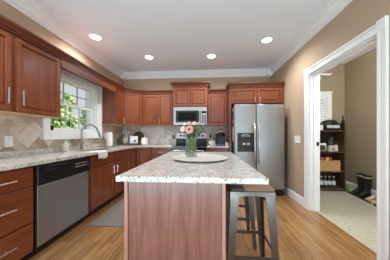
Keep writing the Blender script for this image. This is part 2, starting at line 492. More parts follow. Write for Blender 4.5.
for a, b, z1 in ((0.3, 2.17, 1.368), (2.17, 3.46, 1.083), (3.46, YB, 1.368)):
    bs.box(XL, XL + .008, a, b, .972, z1); RL.append((a, b, .972, z1))
tb = struct('wall_tile_left', bs, 'grout', 'tan herringbone stone tile backsplash under the window')
herringbone('tile_field', RL, lambda u, v, o: Vector((XL + .008 + o, u, v)), 'stoneL', tb)
tb = struct('wall_tile_back', MB().box(XL + .01, .475, YB - .008, YB, .91, 1.40), 'grout', 'grey beige herringbone stone tile behind the range')
herringbone('tile_field', [(XL + .011, .474, .91, 1.40)], lambda u, v, o: Vector((u, YB - .008 - o, v)), 'stoneB', tb, w=.075)

# ceiling crown moulding
CR = [(0, 0), (0, -.15), (.016, -.15), (.016, -.124), (.026, -.121), (.026, -.108), (.038, -.104), (.050, -.078), (.074, -.054), (.074, -.040), (.092, -.036), (.092, -.017), (.114, -.014), (.114, 0)]
struct('trim_1', MB().prism(CR, lambda u, v, t: Vector((XL + u, t, ZC + v)), YN, YB), 'trim', 'white crown moulding of the left wall')
struct('trim_2', MB().prism(CR, lambda u, v, t: Vector((t, YB - u, ZC + v)), XL, XR), 'trim', 'white crown moulding of the back wall')
struct('trim_3', MB().prism(CR, lambda u, v, t: Vector((XR - u, t, ZC + v)), YN, YB), 'trim', 'white crown moulding of the right wall')
for i, x in enumerate((XL, XR - .13)):
    b = MB().box(x, x + .13, YB - .13, YB, ZC - .165, ZC, .006)
    b.lathe([(.0, -.19), (.022, -.188), (.03, -.175), (.03, -.165)], (x + (.05 if i == 0 else .08), YB - .06, ZC), 10)
    struct('trim_%d' % (4 + i), b, 'trim', 'white %s corner block of the crown moulding' % ('left', 'right')[i])

# baseboards
BBP = [(0, 0), (.016, 0), (.016, .10), (.010, .125), (0, .13)]
struct('baseboard_right', MB().prism(BBP, lambda u, v, t: Vector((XR - u, t, v)), DY1 + .11, YB), 'trim', 'white baseboard beside the refrigerator')
struct('baseboard_right_near', MB().prism(BBP, lambda u, v, t: Vector((XR - u, t, v)), YN, DY0 - .11), 'trim')
struct('baseboard_mudroom', MB().prism(BBP, lambda u, v, t: Vector((MX - u, t, v + .002)), YN, MY), 'trim', 'white baseboard of the mudroom')
struct('baseboard_mudroom_far', MB().prism(BBP, lambda u, v, t: Vector((t, MY - u, v + .002)), XR2, MX), 'trim')

# doorway casing: jambs + fluted casing with head and corner blocks
def casing(y0, y1, z0, z1, x=XR, side=-1):
    m = MB()
    s = side
    def bx(a, b, u, v, c, d): m.box(min(a, b), max(a, b), u, v, c, d)
    bx(x, x + s * .018, y0, y1, z0, z1)
    bx(x + s * .018, x + s * .026, y0, y0 + .022, z0, z1)
    bx(x + s * .018, x + s * .026, y1 - .022, y1, z0, z1)
    bx(x + s * .018, x + s * .022, (y0 + y1) / 2 - .02, (y0 + y1) / 2 + .02, z0, z1)
    return m
dj = MB()
dj.box(XR - .001, XR2 + .001, DY1 - .02, DY1, 0, DH); dj.box(XR - .001, XR2 + .001, DY0, DY0 + .02, 0, DH)
dj.box(XR - .001, XR2 + .001, DY0 + .02, DY1 - .02, DH - .02, DH)
dj.box(XR + .05, XR + .085, DY1 - .032, DY1 - .02, 0, DH - .02); dj.box(XR + .05, XR + .085, DY0 + .02, DY0 + .032, 0, DH - .02)
dj.box(XR + .05, XR + .085, DY0 + .032, DY1 - .032, DH - .032, DH - .02)
door1 = struct('door_1', dj, 'trim', 'white door frame of the wide cased doorway')
struct('trim_6', casing(DY1 - .005, DY1 + .10, 0, DH + .005), 'trim', 'white casing left of the doorway')
struct('trim_7', casing(DY0 - .075, DY0 + .005, 0, DH + .005), 'trim', 'white casing right of the doorway')
hd = MB()
hd.box(XR - .02, XR, DY0 - .005, DY1 + .005, DH - .005, DH + .082)
hd.box(XR - .03, XR - .02, DY0 - .005, DY1 + .005, DH + .06, DH + .082)
hd.box(XR - .028, XR - .02, DY0 - .005, DY1 + .005, DH - .005, DH + .018)
for a, b in ((DY1 - .002, DY1 + .104), (DY0 - .08, DY0 + .006)):
    hd.box(XR - .034, XR, a, b, DH + .003, DH + .10, .003)
struct('trim_8', hd, 'trim', 'white head casing over the doorway')
struct('trim_9', casing(DY1 + .02, DY1 + .12, 0, DH + .1, XR2, 1), 'trim')
struct('trim_10', casing(DY0 - .12, DY0 - .02, 0, DH + .1, XR2, 1), 'trim')
sp = MB().box(XR + .092, XR + .128, DY1 - .023, DY1 - .02, .985, 1.045)
sp.build('strike_plate', 'black', door1)
struct('trim_11', MB().box(XR - .01, XR + .07, DY0 + .02, DY1 - .02, 0, .008), 'floor', 'oak threshold strip of the doorway')

# ------------------------------------------------------------------ kitchen window
wf = MB()
for y0, y1, z0, z1 in ((WY0 - .105, WY0, WZ0 - .105, WZ1 + .11), (WY1, WY1 + .16, WZ0 - .105, WZ1 + .11), (WY0, WY1, WZ1, WZ1 + .11), (WY0, WY1, WZ0 - .105, WZ0)):
    wf.box(XL, XL + .02, y0, y1, z0, z1, .004)
for y0, y1, z0, z1 in ((WY0 - .105, WY0 - .08, WZ0 - .105, WZ1 + .11), (WY1 + .135, WY1 + .16, WZ0 - .105, WZ1 + .11), (WY0 - .08, WY1 + .135, WZ0 - .105, WZ0 - .08)):
    wf.box(XL + .02, XL + .03, y0, y1, z0, z1)
# jamb liners
wf.box(XL - .19, XL, WY0, WY0 + .02, WZ0, WZ1); wf.box(XL - .19, XL, WY1 - .02, WY1, WZ0, WZ1)
wf.box(XL - .19, XL, WY0 + .02, WY1 - .02, WZ1 - .02, WZ1); wf.box(XL - .19, XL, WY0 + .02, WY1 - .02, WZ0, WZ0 + .02)
win = struct('window_1', wf, 'trim', 'white double hung window over the sink')
def sash(x0, x1, z0, z1, nm):
    m = MB(); a, b, w = WY0 + .02, WY1 - .02, .045
    m.box(x0, x1, a, a + w, z0, z1); m.box(x0, x1, b - w, b, z0, z1)
    m.box(x0, x1, a + w, b - w, z0, z0 + w); m.box(x0, x1, a + w, b - w, z1 - w, z1)
    o = m.build(nm, 'trim', win); o['kind'] = 'structure'
    g = MB()
    xm = (x0 + x1) / 2
    for k in (1, 2):
        y = a + w + (b - a - 2 * w) * k / 3
        g.box(xm - .008, xm + .008, y - .007, y + .007, z0 + w, z1 - w)
    zz = (z0 + z1) / 2
    g.box(xm - .007, xm + .007, a + w, b - w, zz - .007, zz + .007)
    g.build('muntin', 'silverp', o)
    MB().box(xm - .002, xm + .002, a + w, b - w, z0 + w, z1 - w).build('pane', 'pane', o)
    return o
sash(XL - .125, XL - .09, 1.61, WZ1 - .02, 'sash')
sash(XL - .085, XL - .05, WZ0 + .02, 1.655, 'sash')
wl_ = MB().box(XL - .05, XL - .03, WY0 + .06, WY0 + .10, WZ0 + .03, WZ0 + .10).build('window_latch', 'black', win)

# ------------------------------------------------------------------ cabinets
def door(par, x0, x1, z0, z1, mat='cherry', y=0.0, hx=None, hz=None, hl=.13, horiz=False, name='door', st=.055, flat=False):
    t = bmesh.new(); bmesh.ops.create_cube(t, size=1)
    for v in t.verts: v.co = ((x0 + x1) / 2 + v.co.x * (x1 - x0), y - .011 + v.co.y * .022, (z0 + z1) / 2 + v.co.z * (z1 - z0))
    t.normal_update()
    f = [f for f in t.faces if f.normal.y < -.9]
    bmesh.ops.inset_individual(t, faces=f, thickness=.004, depth=.0015)
    if not flat:
        bmesh.ops.inset_individual(t, faces=f, thickness=st, depth=0)
        bmesh.ops.inset_individual(t, faces=f, thickness=.007, depth=-.016)
        bmesh.ops.inset_individual(t, faces=f, thickness=.028, depth=.010)
    m = MB(); m.merge(t)
    d = m.build(name, mat, par)
    if hx is not None: handle(d, hx, hz, hl, horiz, y - .022)
    return d

def handle(par, x, z, l, horiz, y):
    m = MB()
    r = .0062
    if horiz:
        m.tube([(x - l / 2, y - .03, z), (x + l / 2, y - .03, z)], r, 8)
        for s in (-1, 1): m.tube([(x + s * l * .32, y + .002, z), (x + s * l * .32, y - .03, z)], .005, 6)
    else:
        m.tube([(x, y - .03, z - l / 2), (x, y - .03, z + l / 2)], r, 8)
        for s in (-1, 1): m.tube([(x, y + .002, z + s * l * .32), (x, y - .03, z + s * l * .32)], .005, 6)
    return m.build('handle', 'nickel', par, True)

def crown(par, x0, x1, y0, y1, z, h=.085, o=.055, left=True, right=True, name='crown_molding'):
    P = [(0, 0), (.012, 0), (.012, h * .14), (.004, h * .16), (.004, h * .24), (.020, h * .28), (.020, h * .36), (o * .62, h * .62), (o * .80, h * .66), (o * .80, h * .74), (o, h * .77), (o, h)]
    R = []
    for q, zz in P:
        l = q if left else 0; r = q if right else 0
        R.append([Vector((x0 - l, y0 - q, z + zz)), Vector((x1 + r, y0 - q, z + zz)), Vector((x1 + r, y1, z + zz)), Vector((x0 - l, y1, z + zz))])
    m = MB().rings(R)
    return m.build(name, 'crownw', par)

def carcass(par, w, d, z0, z1, mat='cherry', bottom=True):
    MB().box(0, w, 0, d, z0, z1).build('carcass', mat, par)
    if bottom: MB().box(.01, w - .01, -.004, d - .005, z0 - .006, z0).build('bottom_panel', 'under', par)

XU = XL + .30                                # carcass front of the left upper cabinets
RZ = PI / 2
c = thing('wall_cabinet', 'two-door cherry wall cabinet left of the window with long bar handles', 'cabinet', (XU, 1.09, 0), RZ)
carcass(c, 1.03, .30, 1.375, 2.13)
door(c, .02, .455, 1.382, 2.105, hx=.41, hz=1.52, hl=.15)
door(c, .503, 1.012, 1.382, 2.105, hx=.54, hz=1.52, hl=.15)
crown(c, 0, 1.03, -.012, .30, 2.13, left=True, right=False)

v = thing('window_valance', 'dark cherry valance board with crown moulding above the window', 'valance', (XU, 2.122, 0), RZ)
MB().box(0, 1.353, -.012, .012, 2.03, 2.13).build('valance_board', 'cherryH', v)
crown(v, 0, 1.353, -.012, .295, 2.13, left=False, right=False)

c = thing('wall_cabinet', 'narrow single-door cherry wall cabinet just right of the window', 'cabinet', (XU, 3.478, 0), RZ)
carcass(c, .345, .30, 1.375, 2.13)
door(c, .018, .33, 1.382, 2.105, hx=.285, hz=1.47, hl=.13, st=.05)
crown(c, 0, .345, -.012, .30, 2.13, left=False, right=False)

dx, dy = .335, .265
ang = math.atan2(dy, dx); dl = math.hypot(dx, dy)
c = thing('wall_cabinet', 'angled corner cherry wall cabinet where window wall meets range wall', 'cabinet', (XU, 3.825, 0), ang)
P = [(0, 0), (dx, dy), (dx, YB - 3.825 - .011), (-.29, YB - 3.825 - .011), (-.29, 0)]
rot = lambda p: (p[0] * math.cos(-ang) - p[1] * math.sin(-ang), p[0] * math.sin(-ang) + p[1] * math.cos(-ang))
PL = [rot(p) for p in P]
MB().prism(PL, lambda u, w, t: Vector((u, w, t)), 1.375, 2.13).build('carcass', 'cherry', c)
PB = [(u * .97 + .005, w * .97 + .008) for u, w in PL]
MB().prism(PB, lambda u, w, t: Vector((u, w, t)), 1.369, 1.375).build('bottom_panel', 'under', c)
door(c, .02, dl - .02, 1.382, 2.105)
crown(c, .0, dl, -.012, .1, 2.13, left=False, right=False)

XD = XU + dx                                  # -1.545
YU = YB - .31                                 # carcass front of the back uppers
w = -.79 - XD
c = thing('wall_cabinet', 'two-door cherry wall cabinet between corner cabinet and microwave', 'cabinet', (XD + .003, YU, 0))
carcass(c, w - .006, .30, 1.375, 2.12)
door(c, .015, w / 2 - .018, 1.382, 2.095); door(c, w / 2 + .006, w - .025, 1.382, 2.095, hx=w / 2 + .045, hz=1.465, hl=.12)
crown(c, 0, w - .006, -.012, .30, 2.12, left=False, right=False)

c = thing('wall_cabinet', 'raised two-door cherry cabinet directly above the microwave', 'cabinet', (-.785, YB - .37, 0))
carcass(c, .80, .36, 1.80, 2.26, bottom=False)
door(c, .018, .39, 1.815, 2.235); door(c, .41, .782, 1.815, 2.235)
crown(c, 0, .80, -.012, .36, 2.26, h=.10, o=.065)

c = thing('wall_cabinet', 'single-door cherry wall cabinet between microwave and refrigerator', 'cabinet', (.02, YU, 0))
carcass(c, .45, .30, 1.375, 2.12)
door(c, .02, .43, 1.382, 2.095)
crown(c, 0, .45, -.012, .30, 2.12, left=False, right=False)

YF = 3.66
c = thing('refrigerator_cabinet', 'two-door cherry cabinet above refrigerator with tall side panel', 'cabinet', (.475, YF, 0))
MB().box(.025, 1.06, 0, YB - YF - .01, 1.79, 2.12).build('carcass', 'cherry', c)
MB().box(0, .025, -.015, YB - YF - .01, .0, 2.12).build('side_panel', 'cherry', c)
door(c, .045, .535, 1.805, 2.10, hx=.495, hz=1.87, hl=.1, mat='cherryH'); door(c, .555, 1.045, 1.805, 2.10, hx=.595, hz=1.87, hl=.1, mat='cherryH')
crown(c, 0, 1.06, -.012, .30, 2.12, h=.095, o=.06, left=True, right=False)

# base cabinets
XBf = -1.59
def base(name, label, loc, rz, w, d=.585, toe=.07):
    c = thing(name, label, 'cabinet', loc, rz)
    MB().box(0, w, 0, d, .10, .876).build('carcass', 'cherry', c)
    MB().box(0, w, toe, toe + .02, 0, .10).build('toe_kick', 'kick', c)
    return c
c = base('drawer_cabinet', 'three-drawer cherry base cabinet at the near end of the left counter', (XBf, .88, 0), RZ, .615)
for z0, z1, hz in ((.70, .855, .775), (.372, .685, .545), (.045 + .06, .357, .235)):
    door(c, .015, .598, z0, z1, 'cherryH', hx=.272, hz=hz, hl=.33, horiz=True, name='drawer', flat=True)
c = base('sink_cabinet', 'cherry sink base cabinet with two doors beside the dishwasher', (XBf, 2.252, 0), RZ, 1.235)
for a, b, h in ((.018, .608, .565), (.632, 1.222, .675)):
    door(c, a, b, .125, .69, hx=h, hz=.575, hl=.13)
    door(c, a, b, .71, .85, 'cherryH', name='false_drawer_front', flat=True)
c = base('corner_cabinet', 'cherry corner base cabinet with blank panel below the counter bend', (-1.57 + .0, 3.81, 0), 0, .33)
MB().box(-.606, -.015, -.318, .585, .10, .876).build('corner_carcass', 'cherry', c)
MB().box(-.014, -.002, -.316, -.02, .10, .865).build('blank_panel', 'cherry', c)
MB().box(-.09, -.07, -.318, .0, 0, .10).build('toe_kick', 'kick', c)
door(c, .01, .318, .125, .85)
c = base('drawer_cabinet', 'cherry base cabinet with one drawer left of the range', (-1.235, 3.81, 0), 0, .455)
door(c, .015, .44, .70, .85, 'cherryH', name='drawer', hx=.225, hz=.775, hl=.12, horiz=True, flat=True)
door(c, .015, .44, .125, .68, hx=.40, hz=.58)
c = base('drawer_cabinet', 'narrow cherry base cabinet between range and refrigerator', (.005, 3.81, 0), 0, .465)
door(c, .015, .45, .70, .85, 'cherryH', name='drawer', hx=.23, hz=.775, hl=.12, horiz=True, flat=True)
door(c, .015, .45, .125, .68, hx=.06, hz=.58)

# worktops
SX0, SX1, SY0, SY1 = -2.02, -1.66, 2.50, 3.16
XCF, YCF = -1.535, 3.765
cw = MB()
cw.box(XL + .001, XCF, .3, SY0, .878, .91); cw.box(XL + .001, XCF, SY1, YB - .0105, .878, .91)
cw.box(XL + .001, SX0, SY0, SY1, .878, .91); cw.box(SX1, XCF, SY0, SY1, .878, .91)
cw.box(XCF, -.775, YCF, YB - .0105, .878, .91)
ct = cw.build('worktop', 'granite'); tag(ct, 'L-shaped speckled granite worktop under the window and corner', 'countertop')
up = MB().box(XL + .001, XL + .026, .3, YB - .03, .9102, .972).build('upstand', 'granite'); tag(up, 'low granite upstand along the window wall', 'upstand')
cw2 = MB().box(.005, .472, YCF, YB - .0105, .878, .91, .003).build('worktop', 'granite')
tag(cw2, 'short granite worktop between range and refrigerator', 'countertop')

# sink
s = thing('kitchen_sink', 'stainless undermount sink set in the granite below the window', 'sink', ((SX0 + SX1) / 2, (SY0 + SY1) / 2, .70))
m = MB(); hx, hy = (SX1 - SX0) / 2 - .002, (SY1 - SY0) / 2 - .002
m.box(-hx, hx, -hy, hy, -.012, 0); m.box(-hx, -hx + .01, -hy, hy, 0, .165); m.box(hx - .01, hx, -hy, hy, 0, .165)
m.box(-hx + .01, hx - .01, -hy, -hy + .01, 0, .165); m.box(-hx + .01, hx - .01, hy - .01, hy, 0, .165)
m.build('basin', 'steel', s)
MB().lathe([(.04, 0), (.04, .004), (.02, .006)], (0, 0, 0), 16).build('drain', 'chrome', s, True)

f = thing('faucet', 'tall gooseneck pull-down faucet in brushed nickel behind the sink', 'faucet', (-2.085, 2.78, .91), math.radians(20))
MB().lathe([(.03, 0), (.03, .012), (.022, .02), (.019, .10), (.017, .12)], n=16).build('base', 'chrome', f, True)
pts = [(0, 0, .10), (0, 0, .28)]
for k in range(1, 11):
    a = PI * k / 10 * .92
    pts.append((.122 - .122 * math.cos(a), 0, .285 + .122 * math.sin(a)))
pts.append((.272, 0, .215))
MB().tube(pts, .0145, 10).build('spout', 'chrome', f, True)
MB().tube([(.254, 0, .29), (.275, 0, .215), (.281, 0, .195)], [.014, .017, .016], 10).build('spray_head', 'chrome', f, True)
MB().tube([(.0, -.015, .075), (.02, -.05, .085), (.05, -.075, .12)], [.010, .008, .006], 8).build('lever', 'chrome', f, True)

# ------------------------------------------------------------------ dishwasher
d = thing('dishwasher', 'stainless dishwasher with black control strip under the left counter', 'dishwasher', (-1.585, 1.503, 0), RZ)
DW = .74
MB().box(.0, DW, .03, .56, .06, .872).build('body', 'black', d)
MB().box(.02, DW - .02, -.015, .03, .105, .672, .006, 2).build('door_panel', 'steelD', d)
MB().box(.012, DW - .008, -.028, .03, .682, .868, .008, 2).build('control_panel', 'black', d)
MB().box(.0, .018, -.01, .03, .06, .86).build('side_strip', 'black', d)
MB().box(.02, DW, .06, .075, .0, .095).build('toe_kick', 'black', d)
m = MB(); m.box(.12, .36, -.031, -.027, .838, .852, .003); m.build('latch_recess', 'darkgrey', d)
MB().box(.10, .23, -.0295, -.0275, .80, .812).build('badge', 'darkgrey', d)
for k in range(5):
    for j in range(2): MB().box(.475 + k * .042, .50 + k * .042, -.0305, -.027, .765 + j * .035, .775 + j * .035).build('button', 'silverp', d)
MB().tube([(.68, -.026, .775), (.68, -.045, .775)], .022, 14).build('dial', 'darkgrey', d)

# ------------------------------------------------------------------ range
r = thing('range', 'stainless electric range with black glass cooktop and knobs on backguard', 'range', (-.765, 3.745, 0))
RW = .76
MB().box(0, RW, .02, .615, .03, .895).build('body', 'steel', r)
MB().box(-.003, RW + .003, -.005, .56, .895, .917, .004).build('cooktop', 'blackgl', r)
for x, y, q in ((.2, .15, .1), (.56, .15, .08), (.2, .42, .08), (.56, .42, .1)):
    MB().lathe([(q, .917), (q, .9178), (q - .006, .9178), (q - .006, .917)], (x, y, 0), 28, close=True).build('burner_ring', 'darkgrey', r)
MB().box(0, RW, .555, .635, .917, 1.06).build('rear_guard_lower', 'black', r)
bg = MB().box(0, RW, .56, .64, 1.06, 1.205, .006).build('backguard', 'steel', r)
for x in (.115, .20, .568, .655):
    k = MB(); k.lathe([(.027, 0), (.025, .02), (.016, .026)], n=14)
    for vv in k.bm.verts: vv.co = Vector((x + vv.co.x, .56 - vv.co.z, 1.135 + vv.co.y))
    k.build('knob', 'black', bg, True)
MB().box(.26, .50, .556, .56, 1.09, 1.175).build('display', 'blackgl', bg)
MB().box(.01, RW - .01, -.02, .02, .22, .885, .005).build('oven_door', 'blackgl', r)
m = MB().tube([(.06, -.06, .82), (RW - .06, -.06, .82)], .011, 10)
for x in (.09, RW - .09): m.tube([(x, -.02, .82), (x, -.06, .82)], .008, 8)
m.build('oven_handle', 'nickel', r, True)
MB().box(.01, RW - .01, -.015, .02, .04, .20, .005).build('storage_drawer', 'steel', r)
for x in (.05, RW - .05):
    for y in (.06, .56): MB().tube([(x, y, 0), (x, y, .035)], .018, 10).build('foot', 'black', r)

# ------------------------------------------------------------------ microwave
mw = thing('microwave', 'stainless over-the-range microwave with dark window and keypad', 'microwave', (-.77, 3.985, 1.378))
MB().box(0, .77, .03, .40, 0, .412).build('body', 'darkgrey', mw)
MB().box(0, .77, 0, .03, .345, .412, .003).build('vent_grille', 'steel', mw)
dr = MB().box(0, .632, -.012, .03, .0, .342, .005).build('door', 'steel', mw)
MB().box(.055, .59, -.016, -.011, .06, .328).build('door_frame', 'black', dr)
MB().box(.11, .53, -.019, -.016, .10, .285).build('window', 'blackgl', dr)
m = MB().tube([(.61, -.05, .04), (.61, -.05, .305)], .010, 10)
for z in (.065, .28): m.tube([(.61, -.01, z), (.61, -.05, z)], .007, 8)
m.build('handle', 'nickel', dr, True)
kp = MB().box(.636, .77, -.012, .03, 0, .342, .004).build('control_panel', 'steel', mw)
MB().box(.65, .755, -.015, -.011, .265, .315).build('display', 'blackgl', kp)
m = MB()
for i in range(3):
    for j in range(5): m.box(.65 + i * .037, .68 + i * .037, -.015, -.011, .045 + j * .038, .072 + j * .038)
m.build('keypad', 'darkgrey', kp)
MB().box(.0, .77, .02, .38, -.004, .0).build('under_panel', 'black', mw)

# ------------------------------------------------------------------ refrigerator
fr = thing('refrigerator', 'tall stainless side-by-side refrigerator with ice dispenser', 'refrigerator', (.525, 3.40, 0))
FW, FH = .935, 1.735
MB().box(.003, FW - .003, .085, .85, .03, FH - .012).build('body', 'darkgrey', fr)
SPL = .405
fd = MB().box(0, SPL, 0, .075, .115, FH, .012, 3).build('freezer_door', 'steelV', fr, True)
rd = MB().box(SPL + .01, FW, 0, .075, .115, FH, .012, 3).build('refrigerator_door', 'steelV', fr, True)
for dd, x in ((fd, SPL - .035), (rd, SPL + .045)):
    pts = [(x, .0, .60), (x, -.035, .625), (x, -.052, .70), (x, -.056, 1.0), (x, -.052, 1.27), (x, -.035, 1.345), (x, .0, 1.37)]
    MB().tube(pts, [.014, .015, .016, .016, .016, .015, .014], 10).build('handle', 'nickel', dd, True)
dp = MB()
for x0, x1, z0, z1 in ((.055, .085, .83, 1.19), (.335, .365, .83, 1.19), (.085, .335, 1.09, 1.19), (.085, .335, .83, .865)):
    dp.box(x0, x1, -.007, .0, z0, z1)
dp.box(.085, .335, -.003, .0, .865, 1.09)
dpo = dp.build('dispenser', 'black', fd)
m = MB()
for x in (.125, .17, .215, .26): m.box(x, x + .032, -.0085, -.006, 1.125, 1.14)
m.box(.15, .27, -.0085, -.006, 1.158, 1.166)
m.build('dispenser_buttons', 'silverp', dpo)
for x in (.155, .235): MB().box(x, x + .05, -.012, -.003, .96, 1.0).build('paddle', 'silverp', dpo)
MB().box(.105, .315, -.012, -.003, .862, .875).build('drip_tray', 'darkgrey', dpo)
MB().box(FW - .115, FW - .035, -.003, .0, FH - .055, FH - .037).build('badge', 'silverp', rd)
m = MB().box(.01, FW - .01, .02, .085, .0, .105)
for k in range(5): m.box(.03, FW - .03, .014, .02, .02 + k * .016, .028 + k * .016)
m.build('base_grille', 'black', fr)
for x in (.06, FW - .06): MB().box(x - .04, x + .04, .03, .12, FH - .012, FH + .012, .004).build('hinge_cover', 'black', fr)
mag = [(.17, 1.62, .06, .07, 'white'), (.13, 1.5, .06, .06, 'silverp'), (.15, 1.38, .07, .08, 'white')]
for i, (y, z, a, b, mt) in enumerate(mag):
    o = MB().box(.5255, .5278, 3.40 + y, 3.40 + y + a, z, z + b).build('fridge_magnet', mt)
    tag(o, ('small white magnet highest on left side of refrigerator', 'small grey magnet in middle of left refrigerator side', 'white note magnet lowest of those on refrigerator side')[i], 'magnet', 'magnets on the refrigerator side')
o = MB().box(.520, .5278, 3.50, 3.60, 1.02, 1.32, .003).build('hanging_paper', 'pinkpaper'); tag(o, 'pale pink paper hung on the left side of the refrigerator', 'paper')

# ------------------------------------------------------------------ island
I = thing('kitchen_island', 'cherry wood island cabinet with wide plain end panel', 'island', (-.19, 1.6, 0))
ix0, ix1, iy0, iy1 = -.475 + .19, .10 + .19, .985 - 1.6, 2.24 - 1.6
MB().box(ix0, ix1, iy0 + .012, iy1, .0, .898).build('body', 'cherry', I)
MB().box(ix0 + .022, ix1 - .02, iy0 + .002, iy0 + .012, .0, .898).build('end_panel', 'cherryGlare', I)
MB().box(ix0 - .004, ix0 + .018, iy0 - .004, iy0 + .02, .0, .898, .003).build('corner_post', 'cherryE', I)
MB().box(ix1 - .018, ix1 + .004, iy0 - .004, iy0 + .02, .0, .898, .003).build('corner_post', 'cherryE', I)
lf = bpy.data.objects.new('door_bank', None)
COL.objects.link(lf); lf.parent = I; lf.location = (ix0, iy1 - .01, 0); lf.rotation_euler = (0, 0, -PI / 2)
for a, b in ((.02, .60), (.62, 1.2)):
    door(lf, a, b, .125, .68); door(lf, a, b, .70, .85, 'cherryH', name='drawer', flat=True)
it = MB().box(-.49, .313, .905, 2.31, .898, .93, .006, 2).build('island_worktop', 'granite')
tag(it, 'speckled cream granite slab on top of the island', 'countertop')

# platter, vase, flowers
p = MB().lathe([(.17, 0), (.20, .003), (.232, .012), (.240, .018), (.238, .021), (.230, .020), (.20, .013), (.0, .011)], (-.066, 1.60, .93), 56, 1.05, 1.08).build('platter', 'stoneware', None, True)
tag(p, 'large white round platter on the island under the vase', 'platter')
VX, VY, VZ = -.152, 1.69, .9425
va = thing('vase', 'clear glass vase holding the flower bouquet on the island', 'vase', (VX, VY, VZ))
MB().lathe([(.054, 0), (.059, .008), (.060, .04), (.055, .09), (.045, .15), (.043, .175), (.048, .20), (.045, .20), (.040, .175), (.042, .15), (.052, .09), (.056, .04), (.053, .014), (.0, .012)], n=28).build('glass_body', 'vase', va, True)
MB().lathe([(.052, .016), (.0555, .04), (.0513, .09), (.047, .115), (.0, .1152)], n=28).build('water', clear_glass('water', (.95, .98, .96, 1), .03), va, True)

def flower(name, label, head, base, kind, group=None):
    hx, hy, hz = head
    t = thing(name, label, 'flower', (VX, VY, VZ), 0, group)
    mid = (base[0] * .2 + hx * .45, base[1] * .2 + hy * .45, .14)
    MB().tube([(base[0], base[1], .02), mid, (hx, hy + .005, hz - .012)], .0022, 6).build('stem', 'stem', t, True)
    return t
def daisy(t, c, R, n, mat, cmat, face=(0, -1, .25), rows=2):
    q = Vector(face).normalized().to_track_quat('Z', 'Y').to_matrix().to_4x4(); q.translation = Vector(c)
    b = bmesh.new()
    for row in range(rows):
        rr = R * (1 - .25 * row)
        for k in range(n):
            a = 2 * PI * (k + .5 * row) / n; w = PI / n * 1.2
            P = [(.18 * rr, a - w * .5, .004), (.6 * rr, a - w, .012 + .006 * row), (.95 * rr, a - w * .6, .006), (rr, a, .002), (.95 * rr, a + w * .6, .006), (.6 * rr, a + w, .012 + .006 * row), (.18 * rr, a + w * .5, .004)]
            up = [b.verts.new((r_ * math.cos(th), r_ * math.sin(th), z + .002 * row)) for r_, th, z in P]
            dn = [b.verts.new((r_ * math.cos(th), r_ * math.sin(th), z + .002 * row - .0016)) for r_, th, z in P]
            b.faces.new(up); b.faces.new(list(reversed(dn)))
            for i in range(7): b.faces.new((up[i], dn[i], dn[(i + 1) % 7], up[(i + 1) % 7]))
    m = MB(); m.merge(b, q); m.build('petals', mat, t)
    m = MB(); m.lathe([(.26 * R, .0), (.25 * R, .012), (.12 * R, .018), (0, .017)], n=14)
    for vv in m.bm.verts: vv.co = q @ vv.co
    m.build('flower_centre', cmat, t, True)
def pompom(t, c, R, mat):
    m = MB()
    for k in range(26):
        z = 1 - 2 * (k + .5) / 26; a = k * 2.4; s_ = math.sqrt(1 - z * z)
        m.ball((c[0] + R * .7 * s_ * math.cos(a), c[1] + R * .7 * s_ * math.sin(a), c[2] + R * .7 * z), R * .36, 1)
    m.build('petals', mat, t, True)
t = flower('gerbera', 'large coral pink gerbera daisy with dark centre in the vase', (-.012, -.06, .258), (.01, 0), 'd')
daisy(t, (-.012, -.066, .258), .040, 18, 'pink', 'maroon')
t = flower('daisy', 'white daisy half hidden left of the pink gerbera', (-.08, -.02, .262), (-.01, .01), 'd')
daisy(t, (-.08, -.025, .262), .028, 14, 'whitepet', 'peach', (-.4, -1, .3))
t = flower('rose', 'pale pink rose above and right of the gerbera', (.03, -.02, .318), (.02, .01), 'p'); pompom(t, (.03, -.02, .318), .020, 'palepink')
t = flower('rose', 'peach rose directly above the gerbera', (-.02, .0, .322), (.0, .02), 'p'); pompom(t, (-.02, 0, .322), .018, 'peach')
t = flower('rose', 'cream rose at the upper left of the bouquet', (-.065, .01, .315), (-.02, .0), 'p'); pompom(t, (-.065, .01, .315), .016, 'whitepet')
t = flower('rose', 'coral bud at the right of the bouquet top', (.075, 0, .32), (.02, -.01), 'p'); pompom(t, (.075, 0, .32), .014, 'pink')
def spray(label, tips, base):
    t = thing('leaf_spray', label, 'leaves', (VX, VY, VZ), 0, 'green sprays in the vase')
    st = MB(); lv = MB()
    for tx, ty, tz in tips:
        P0 = Vector((base[0], base[1], .02)); P1 = Vector((tx * .35, ty * .35, .15)); P2 = Vector((tx, ty, tz))
        st.tube([P0, P1, P2], .0017, 5)
        for k in range(9):
            f_ = .2 + .1 * k if k < 8 else 1
            p = P1.lerp(P2, min(f_, 1)); a = k * 2.1 + tx * 30
            d_ = Vector((math.cos(a), math.sin(a) * .7, .5)).normalized(); L_ = .042
            s_ = d_.cross(Vector((0, 0, 1))).normalized() * .011
            q0, q1, q2, q3 = p, p + d_ * L_ * .5 + s_, p + d_ * L_, p + d_ * L_ * .5 - s_
            up = Vector((0, 0, .003))
            lv.quad(q0, q1, q2, q3); lv.quad(q0 + up, q3 + up, q2 + up, q1 + up)
    st.build('stem', 'stem', t); lv.build('leaf', 'leaf', t)
spray('green leafy spray leaning right out of the vase', [(.11, .0, .275), (.09, -.04, .24), (.125, .02, .315), (.07, -.03, .29), (.06, -.05, .25)], (.015, .0))
spray('green leafy spray upright in the middle of the bouquet', [(.0, .03, .31), (.05, .03, .29), (.03, -.03, .27), (.02, -.05, .235)], (0, .015))
spray('green leafy spray leaning left behind the daisies', [(-.07, .03, .29), (-.04, .02, .25), (-.05, -.03, .235)], (-.015, .01))
m = MB()
for k in range(6):
    a = k * 2.4; r0 = .002 + .038 * ((k * 7) % 11) / 11; a2 = a + 1.0
    m.tube([(r0 * math.cos(a), r0 * math.sin(a), .018), (.034 * ((k * 5) % 7) / 6 * math.cos(a2), .034 * ((k * 5) % 7) / 6 * math.sin(a2), .17)], .0022, 5)
